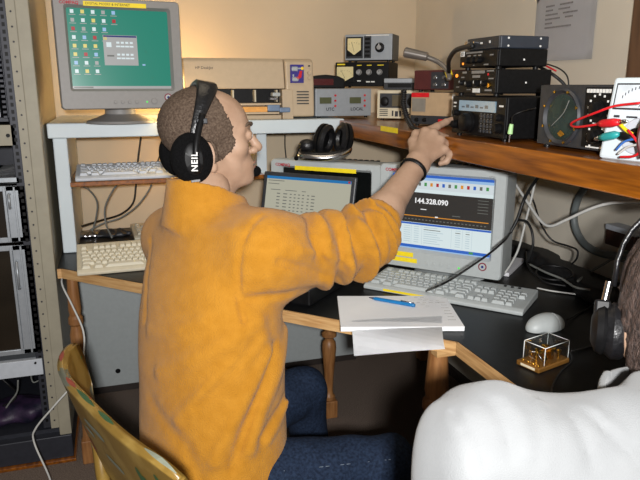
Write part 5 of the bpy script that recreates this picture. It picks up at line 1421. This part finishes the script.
for s in (-1, 1):
    Mc = T(CX, s * .084, CZ) @ RX(90 * -s) @ RZ(0)
    b = B(); b.lathe([(0, -.014), (.03, -.014), (.046, -.008), (.0535, .004), (.052, .016), (.044, .024), (.028, .027), (0, .0275)], M_foam, Mc, 36, sx=.88, sy=1.06); cup = hobj(b, 'ear_cup', hp)
    b = B(); b.lathe([(0, .026), (.024, .026), (.028, .030), (.024, .033), (0, .034)], M_blk, Mc @ T(0, 0, 0), 30, sx=.8, sy=1.25); hobj(b, 'cup_plate', cup)
    b = B(); b.tube([(CX + .004, s * .118, CZ - .030), (CX + .006, s * .119, CZ + .02), (CX + .020, s * .106, CZ + .062), (CX + .034, s * .094, CZ + .092)], .0075, M_blk, 10); hobj(b, 'yoke', cup)
    b = B(); b.box((CX + .018, s * .098 - .006, CZ + .072), (CX + .042, s * .098 + .006, CZ + .084), M_dkg, .002); hobj(b, 'slider_clip', cup)
    if s < 0:
        b = B(); MT_ = T(CX + .002, -.1305, CZ - .026) @ RY(-84) @ RX(90); b.text('NEIL', .0185, M_inkw, M=MT_, bold=.0004, sp=1.15)
        hobj(b, 'lettering', cup)['label'] = 'white capital lettering'
        b = B(); b.box((CX - .012, -.118, CZ - .050), (CX + .008, -.110, CZ - .044), M_chrome, .001); hobj(b, 'cup_screw', cup)
b = B(); bm_pts = [(CX, .116, CZ - .02), (CX + .06, .098, CZ - .058), (.072, .062, -.084), (.098, .036, -.092)]
b.tube(bm_pts, .0028, M_blk, 8); boom = hobj(b, 'microphone_boom', hp)
b = B(); b.ball((.104, .022, -.090), (.016, .015, .014), M_foam, 16); hobj(b, 'foam_windshield', boom)
# ================================================================== the person in white at the lower right
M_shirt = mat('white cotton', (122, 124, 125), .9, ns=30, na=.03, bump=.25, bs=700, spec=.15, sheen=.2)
M_hairb = mat('brown hair with grey', (26, 18, 15), .6, ns=120, c2=(88, 70, 62), bump=1.0, bs=300, stretch=(2.2, 2.2, .7), spec=.4)
N2 = at_d(694, 408, .63); S2 = at_d(486, 456, .635)
A2 = 22; F2 = V3(math.sin(R_(A2)), math.cos(R_(A2)), 0); L2 = V3(-F2.y, F2.x, 0)
S2R = N2 - L2 * .2 + V3(0, 0, -.07); H2 = V3(.44, .28, .53)
p2 = thing('person', 'person in a white shirt and black headphones, seen from behind at the right', 'person', (.44, .28, 0)); PB = T(-.44, -.28, 0)
HC2 = at_d(692, 314, .80); HM2 = T(*HC2) @ RZ(90 - 38) @ RY(22)
h2 = head_field()
f = Field((.0, .0, .0), (.95, 1.0, 1.10), .010)
f.add(f.cap(H2, N2 - F2 * .03 - V3(0, 0, .13), .105, .105), .05).add(f.cap(N2 - V3(0, 0, .06), HC2 - F2 * .02 - V3(0, 0, .06), .052, .054), .03)
f.add(f.cap(S2 - V3(0, 0, .02), S2R - V3(0, 0, .02), .045), .03)
E2L = S2 + V3(-.03, .06, -.28); W2L = E2L + F2 * .20 + V3(.14, 0, -.03); E2R = S2R + V3(.04, .05, -.28); W2R = E2R + F2 * .2 + V3(-.1, 0, .0)
f.add(f.cap(S2, E2L, .044, .04), .02).add(f.cap(E2L, W2L, .038, .026), .02).add(f.cap(S2R, E2R, .044, .04), .02).add(f.cap(E2R, W2R, .038, .026), .02)
K2 = [H2 + F2 * .40 + L2 * .1 + V3(0, 0, -.02), H2 + F2 * .40 - L2 * .1 + V3(0, 0, -.02)]; Q2 = [H2 + L2 * .09 - V3(0, 0, .03), H2 - L2 * .09 - V3(0, 0, .03)]; A_2 = [V3(k.x, k.y, .09) - F2 * .02 for k in K2]
for a, k, n in zip(Q2, K2, A_2): f.add(f.cap(a, k, .066, .048), .03).add(f.cap(k, n, .045, .034), .02).add(f.cap(n - V3(0, 0, .03), n + F2 * .15 - V3(0, 0, .05), .03, .024), .02)
low2 = f.mesh()
hands2 = []
for W_, sg in ((W2L, 1), (W2R, -1)):
    d_ = (F2 * .9 - L2 * .35 * sg + V3(0, 0, -.1)).normalized(); sd = V3(-d_.y, d_.x, 0).normalized()
    g2 = Field(W_ - V3(.2, .2, .1), W_ + V3(.2, .24, .08), .004); g2.add(g2.cap(W_ - d_ * .03, W_, .026), .01)
    for o_, L in ((.028, .066), (.010, .075), (-.009, .070), (-.026, .056)):
        k0 = W_ + d_ * .085 + sd * o_; g2.add(g2.cap(W_ + d_ * .01 + sd * o_ * .5, k0, .017, .012), .012); k1 = k0 + d_ * L * .55 - V3(0, 0, .006); k2 = k0 + d_ * L - V3(0, 0, .03)
        g2.add(g2.cap(k0, k1, .0105, .009), .004); g2.add(g2.cap(k1, k2, .009, .0075), .004)
    t0 = W_ + d_ * .02 - sd * .022 * sg; t1 = t0 + d_ * .04 - sd * .024 * sg; g2.add(g2.cap(t0, t1, .014, .011), .008); g2.add(g2.cap(t1, t1 + d_ * .035 - V3(0, 0, .01), .011, .008), .004); hands2.append(g2.mesh())
skin_obj('body', [place(h2.mesh(), HM2), low2] + hands2, M_skin, p2, PB)
hr = Field((-.145, -.125, -.22), (.15, .125, .155), .004)
hb2 = head_field(.003)
hs_ = Field((-.145, -.125, -.22), (.15, .125, .155), .0035)
hs_.add(hs_.ell((-.018, 0, .036), (.107, .088, .093)), .01).add(hs_.ell((.028, 0, .034), (.066, .070, .072)), .02).add(hs_.cap((-.062, 0, -.04), (-.070, 0, -.135), .056, .050), .04)
for s in (1, -1): hs_.add(hs_.cap((-.022, s * .052, -.01), (-.04, s * .036, -.115), .036, .036), .03)
hs_.cut((hs_.X - np.where(hs_.Z > .03, .062, .022) + .5 * np.maximum(0, hs_.Z - .06))); hs_.cut(-(hs_.Z + .125 - .5 * (hs_.X + .03)))
n_ = np.random.default_rng(5).standard_normal(hs_.D.shape).astype(np.float32)
hs_.D += n_ * .0006 + (.0022 * np.sin(170 * hs_.Y + 50 * hs_.Z) * np.sin(140 * hs_.X + 60 * hs_.Z)).astype(np.float32)
hair2 = skin_obj('hair', [hs_.mesh()], M_hairb, p2, PB @ HM2)
# fine locks over the hair
sh_ = Field((-.145, -.125, -.22), (.15, .125, .155), .0035)
b = B(); r2 = np.random.default_rng(8); M_lock = mat('grey brown lock', (46, 34, 29), .55, ns=60, c2=(116, 97, 87))
for k in range(420):
    th = r2.uniform(.35 * math.pi, 1.65 * math.pi); zz = r2.uniform(-.10, .10)
    def on(th, z):
        rr = math.sqrt(max(.02, 1 - ((z - .036) / .096) ** 2)) if z > .0 else max(.62, .93 + z * 2.2)
        return Vector((-.018 + .110 * rr * math.cos(th) - (.012 if z < -.03 else 0), .090 * rr * math.sin(th) * (.9 if z < -.04 else 1), z))
    P_ = [on(th + .05 * q_, zz - .012 * q_) * (1.0 + .008 * math.sin(k + q_)) for q_ in range(4)]
    b.tube(P_, .0006, M_lock if k % 3 else M_hairb, 3, curve=False, rs=[.0004, .0008, .0007, .0002])
b.obj('loose_locks', hair2)
# shirt -------------------------------------------------------------------------
def shirt():
    f = Field((.02, .02, .46), (.90, .86, 1.10), .006)
    z = f.Z; zz = (z - H2.z) / (N2.z - H2.z); C_ = N2 - F2 * .015
    cx = H2.x + (C_.x - H2.x) * zz; cy = H2.y + (C_.y - H2.y) * zz
    u = (f.X - cx) * L2.x + (f.Y - cy) * L2.y; v = (f.X - cx) * F2.x + (f.Y - cy) * F2.y
    zs = [.46, .6, .69, .76, .81, .85, .895, .935, .965]
    a = np.interp(z, zs, [.18, .18, .185, .195, .195, .18, .14, .09, .06]); bb_ = np.interp(z, zs, [.125, .125, .125, .12, .112, .10, .085, .07, .06])
    k0 = ((np.abs(u) / a) ** 2.3 + (np.abs(v) / bb_) ** 2.3) ** (1 / 2.3)
    f.add(np.maximum((k0 - 1) * np.minimum(a, bb_) * .9, z - N2.z - .02).astype(np.float32), .005)
    for S_, E_, W_ in ((S2, E2L, W2L), (S2R, E2R, W2R)):
        f.add(f.cap(N2 - V3(0, 0, .05), S_ + V3(0, 0, .002), .058, .068), .05)
        f.add(f.cap(S_, E_, .072, .058), .04); f.add(f.cap(E_, W_, .055, .042), .03)
    f.D += (.0032 * np.sin(60 * u + 30 * v + 14 * z) * np.sin(24 * z - 30 * v) + .0014 * np.sin(95 * u - 60 * v + 3 * np.sin(20 * u))).astype(np.float32)
    f.cut(.475 - f.Z)
    return f
sf = shirt()
def pr2(pts): return [sf.surf(px, py, .3, 1.2) for px, py in pts]
for P_, r_, a_ in (([(582, 406), (605, 428), (630, 452), (652, 476)], .0035, -0.0056), ([(588, 404), (612, 426), (640, 450)], .005, 0.0032),
                   ([(450, 410), (470, 436), (478, 470)], .004, -0.0048), ([(446, 416), (462, 440), (468, 474)], .005, 0.0032),
                   ([(500, 396), (520, 420), (528, 455)], .007, 0.0048), ([(540, 402), (548, 430), (545, 465)], .006, 0.0048), ([(485, 398), (505, 425), (510, 460)], .005, -0.0032),
                   ([(560, 404), (580, 430), (592, 466)], .006, -0.0040)):
    sf.ridge(pr2(P_), r_, a_)
CC = at_d(690, 428, .660)
z = sf.Z; cx = CC.x + (z - CC.z) * .5 * F2.x; cy = CC.y + (z - CC.z) * .5 * F2.y
u = (sf.X - cx) * L2.x + (sf.Y - cy) * L2.y; v = (sf.X - cx) * F2.x + (sf.Y - cy) * F2.y
a = .096 - .22 * (z - CC.z)
dcol = np.abs((np.sqrt((u / a) ** 2 + (v / (a * 1.08)) ** 2) - 1) * a) - .0042
dcol = np.maximum(dcol, z - (CC.z + .036 - .08 * v)); dcol = np.maximum(dcol, CC.z - .03 - z)
sf.add(dcol.astype(np.float32), .004)
skin_obj('shirt', [sf.mesh()], M_shirt, p2, PB)
f = Field((.1, .0, .05), (.85, .95, .66), .009)
f.add(f.cap(H2 - L2 * .05, H2 + L2 * .05, .10), .02)
for a, k, n in zip(Q2, K2, A_2): f.add(f.cap(a, k, .084, .062), .03).add(f.cap(k, n + V3(0, 0, .02), .06, .052), .02)
skin_obj('trousers', [f.mesh()], mat('dark grey cloth', (44, 44, 48), .85), p2, PB)
for n in A_2:
    s_ = Field(n - V3(.12, .12, .09), n + V3(.28, .28, .06), .006)
    s_.add(s_.cap(n - V3(0, 0, .045), n + F2 * .15 - V3(0, 0, .055), .045, .036), .02).add(s_.cap(n, n - V3(0, 0, .04), .045), .02); s_.cut(.002 - s_.Z); s_.cut(s_.Z - n.z)
    skin_obj('shoe', [s_.mesh()], M_shoe, p2, PB)
# headphones of the second person
t = thing('headphones', 'black leather padded headphones with steel sliders on the brown hair', 'headphones', tuple(HC2)); HI2 = T(*(-HC2)) @ HM2
ear = HM2.inverted() @ at_d(615, 331, .815)
ex, ez = ear.x, ear.z
for s in (1, -1):
    ey = s * abs(ear.y)
    Mc = T(ex, ey, ez) @ RX(-90 * s)
    b = B(); b.lathe([(.016, -.012), (.034, -.016), (.042, -.008), (.043, .004), (.036, .012), (.022, .014)], M_leather, Mc, 36, sx=.80, sy=.9)
    pad = b.obj('ear_pad', t, HI2)
    b = B(); b.lathe([(0, .010), (.034, .010), (.038, .016), (.034, .024), (.02, .030), (0, .031)], M_blk, Mc, 32, sx=.80, sy=.9); cup = b.obj('ear_cup', t, HI2)
    b = B(); b.box((ex - .012, ey + s * .018 - .010, ez + .010), (ex + .012, ey + s * .018 + .010, ez + .040), M_blk, .003); b.obj('hinge_block', cup, HI2)
    b = B(); b.cyl((ex, ey + s * .016, ez + .036), (ex - .004, ey + s * .012, ez + .066), .0048, M_chrome, n=14); b.obj('slider', cup, HI2)['label'] = 'steel slider'
arc = []
for k in range(17):
    a = math.pi * k / 16; arc.append((ex - .004 - .02 * math.sin(a), (abs(ear.y) + .006) * math.cos(a), ez + .06 + (.145 - ez - .06) * math.sin(a) ** .75))
b = B(); strap(arc, .016, .006, M_leather, b); b.obj('headband', t, HI2)
# stool under the second person
t = thing('stool', 'round dark stool under the person in the white shirt', 'stool', (H2.x, H2.y, 0))
b = B(); b.lathe([(0, .385), (.17, .385), (.185, .395), (.185, .42), (.17, .432), (0, .434)], M_dkg, None, 36); b.obj('seat', t)
for k in range(4):
    a = R_(45 + 90 * k); b = B(); b.tube([(.19 * math.cos(a), .19 * math.sin(a), 0), (.12 * math.cos(a), .12 * math.sin(a), .386)], .014, M_chrome, 10, curve=False); b.obj('leg', t)
# ================================================================== light
def area(name, loc, look, size, power, col, spread=math.pi):
    l = bpy.data.lights.new(name, 'AREA'); l.energy = power; l.size = size; l.color = col
    o = bpy.data.objects.new(name, l); COL.objects.link(o); o.location = loc
    l.spread = spread
    o.rotation_euler = (Vector(look) - Vector(loc)).to_track_quat('-Z', 'Y').to_euler(); return o
def point(name, loc, r, power, col):
    l = bpy.data.lights.new(name, 'POINT'); l.energy = power; l.shadow_soft_size = r; l.color = col
    o = bpy.data.objects.new(name, l); COL.objects.link(o); o.location = loc; return o
area('camera_flash', (-.02, -.2, 1.385), (.45, 1.9, 1.05), .05, 31, (1, .985, .975), R_(150))
area('ceiling_lamp', (.25, 1.5, 2.55), (.25, 1.6, 0), .9, 6, (1, .84, .62))
lp = at_y(176, 112, 2.33)
point('desk_lamp_bulb', lp, .02, 1.2, (1, .66, .26))
lp = at_y(171, 84, 2.76)
point('wall_lamp_bulb', lp, .03, 3.6, (1, .60, .22))
lp = at_y(172, 163, 2.74)
point('lower_lamp_bulb', lp, .025, .8, (1, .5, .12))
wd = bpy.data.worlds.new('room'); SC.world = wd; wd.use_nodes = True
wd.node_tree.nodes['Background'].inputs[0].default_value = (1, .9, .8, 1)
wd.node_tree.nodes['Background'].inputs[1].default_value = .14
SC.view_settings.view_transform = 'Standard'; SC.view_settings.look = 'None'
SC.view_settings.exposure = 0; SC.view_settings.gamma = 1; SC.view_settings.use_curve_mapping = False
# repeats of one kind carry one group
for o in list(SC.objects):
    if o.parent is None and 'label' in o and 'group' not in o:
        k = o.name.split('.')[0]
        g_ = {'keyboard': 'keyboards on the desk and tray', 'crt_monitor': 'tube monitors', 'cable': 'loose cables', 'test_lead': 'test leads by the meter', 'crocodile_clip': 'clips by the meter',
              'framed_rack_unit': 'framed units in the rack', 'crumpled_wrap': 'litter at the back of the desk'}.get(k)
        if g_: o['group'] = g_
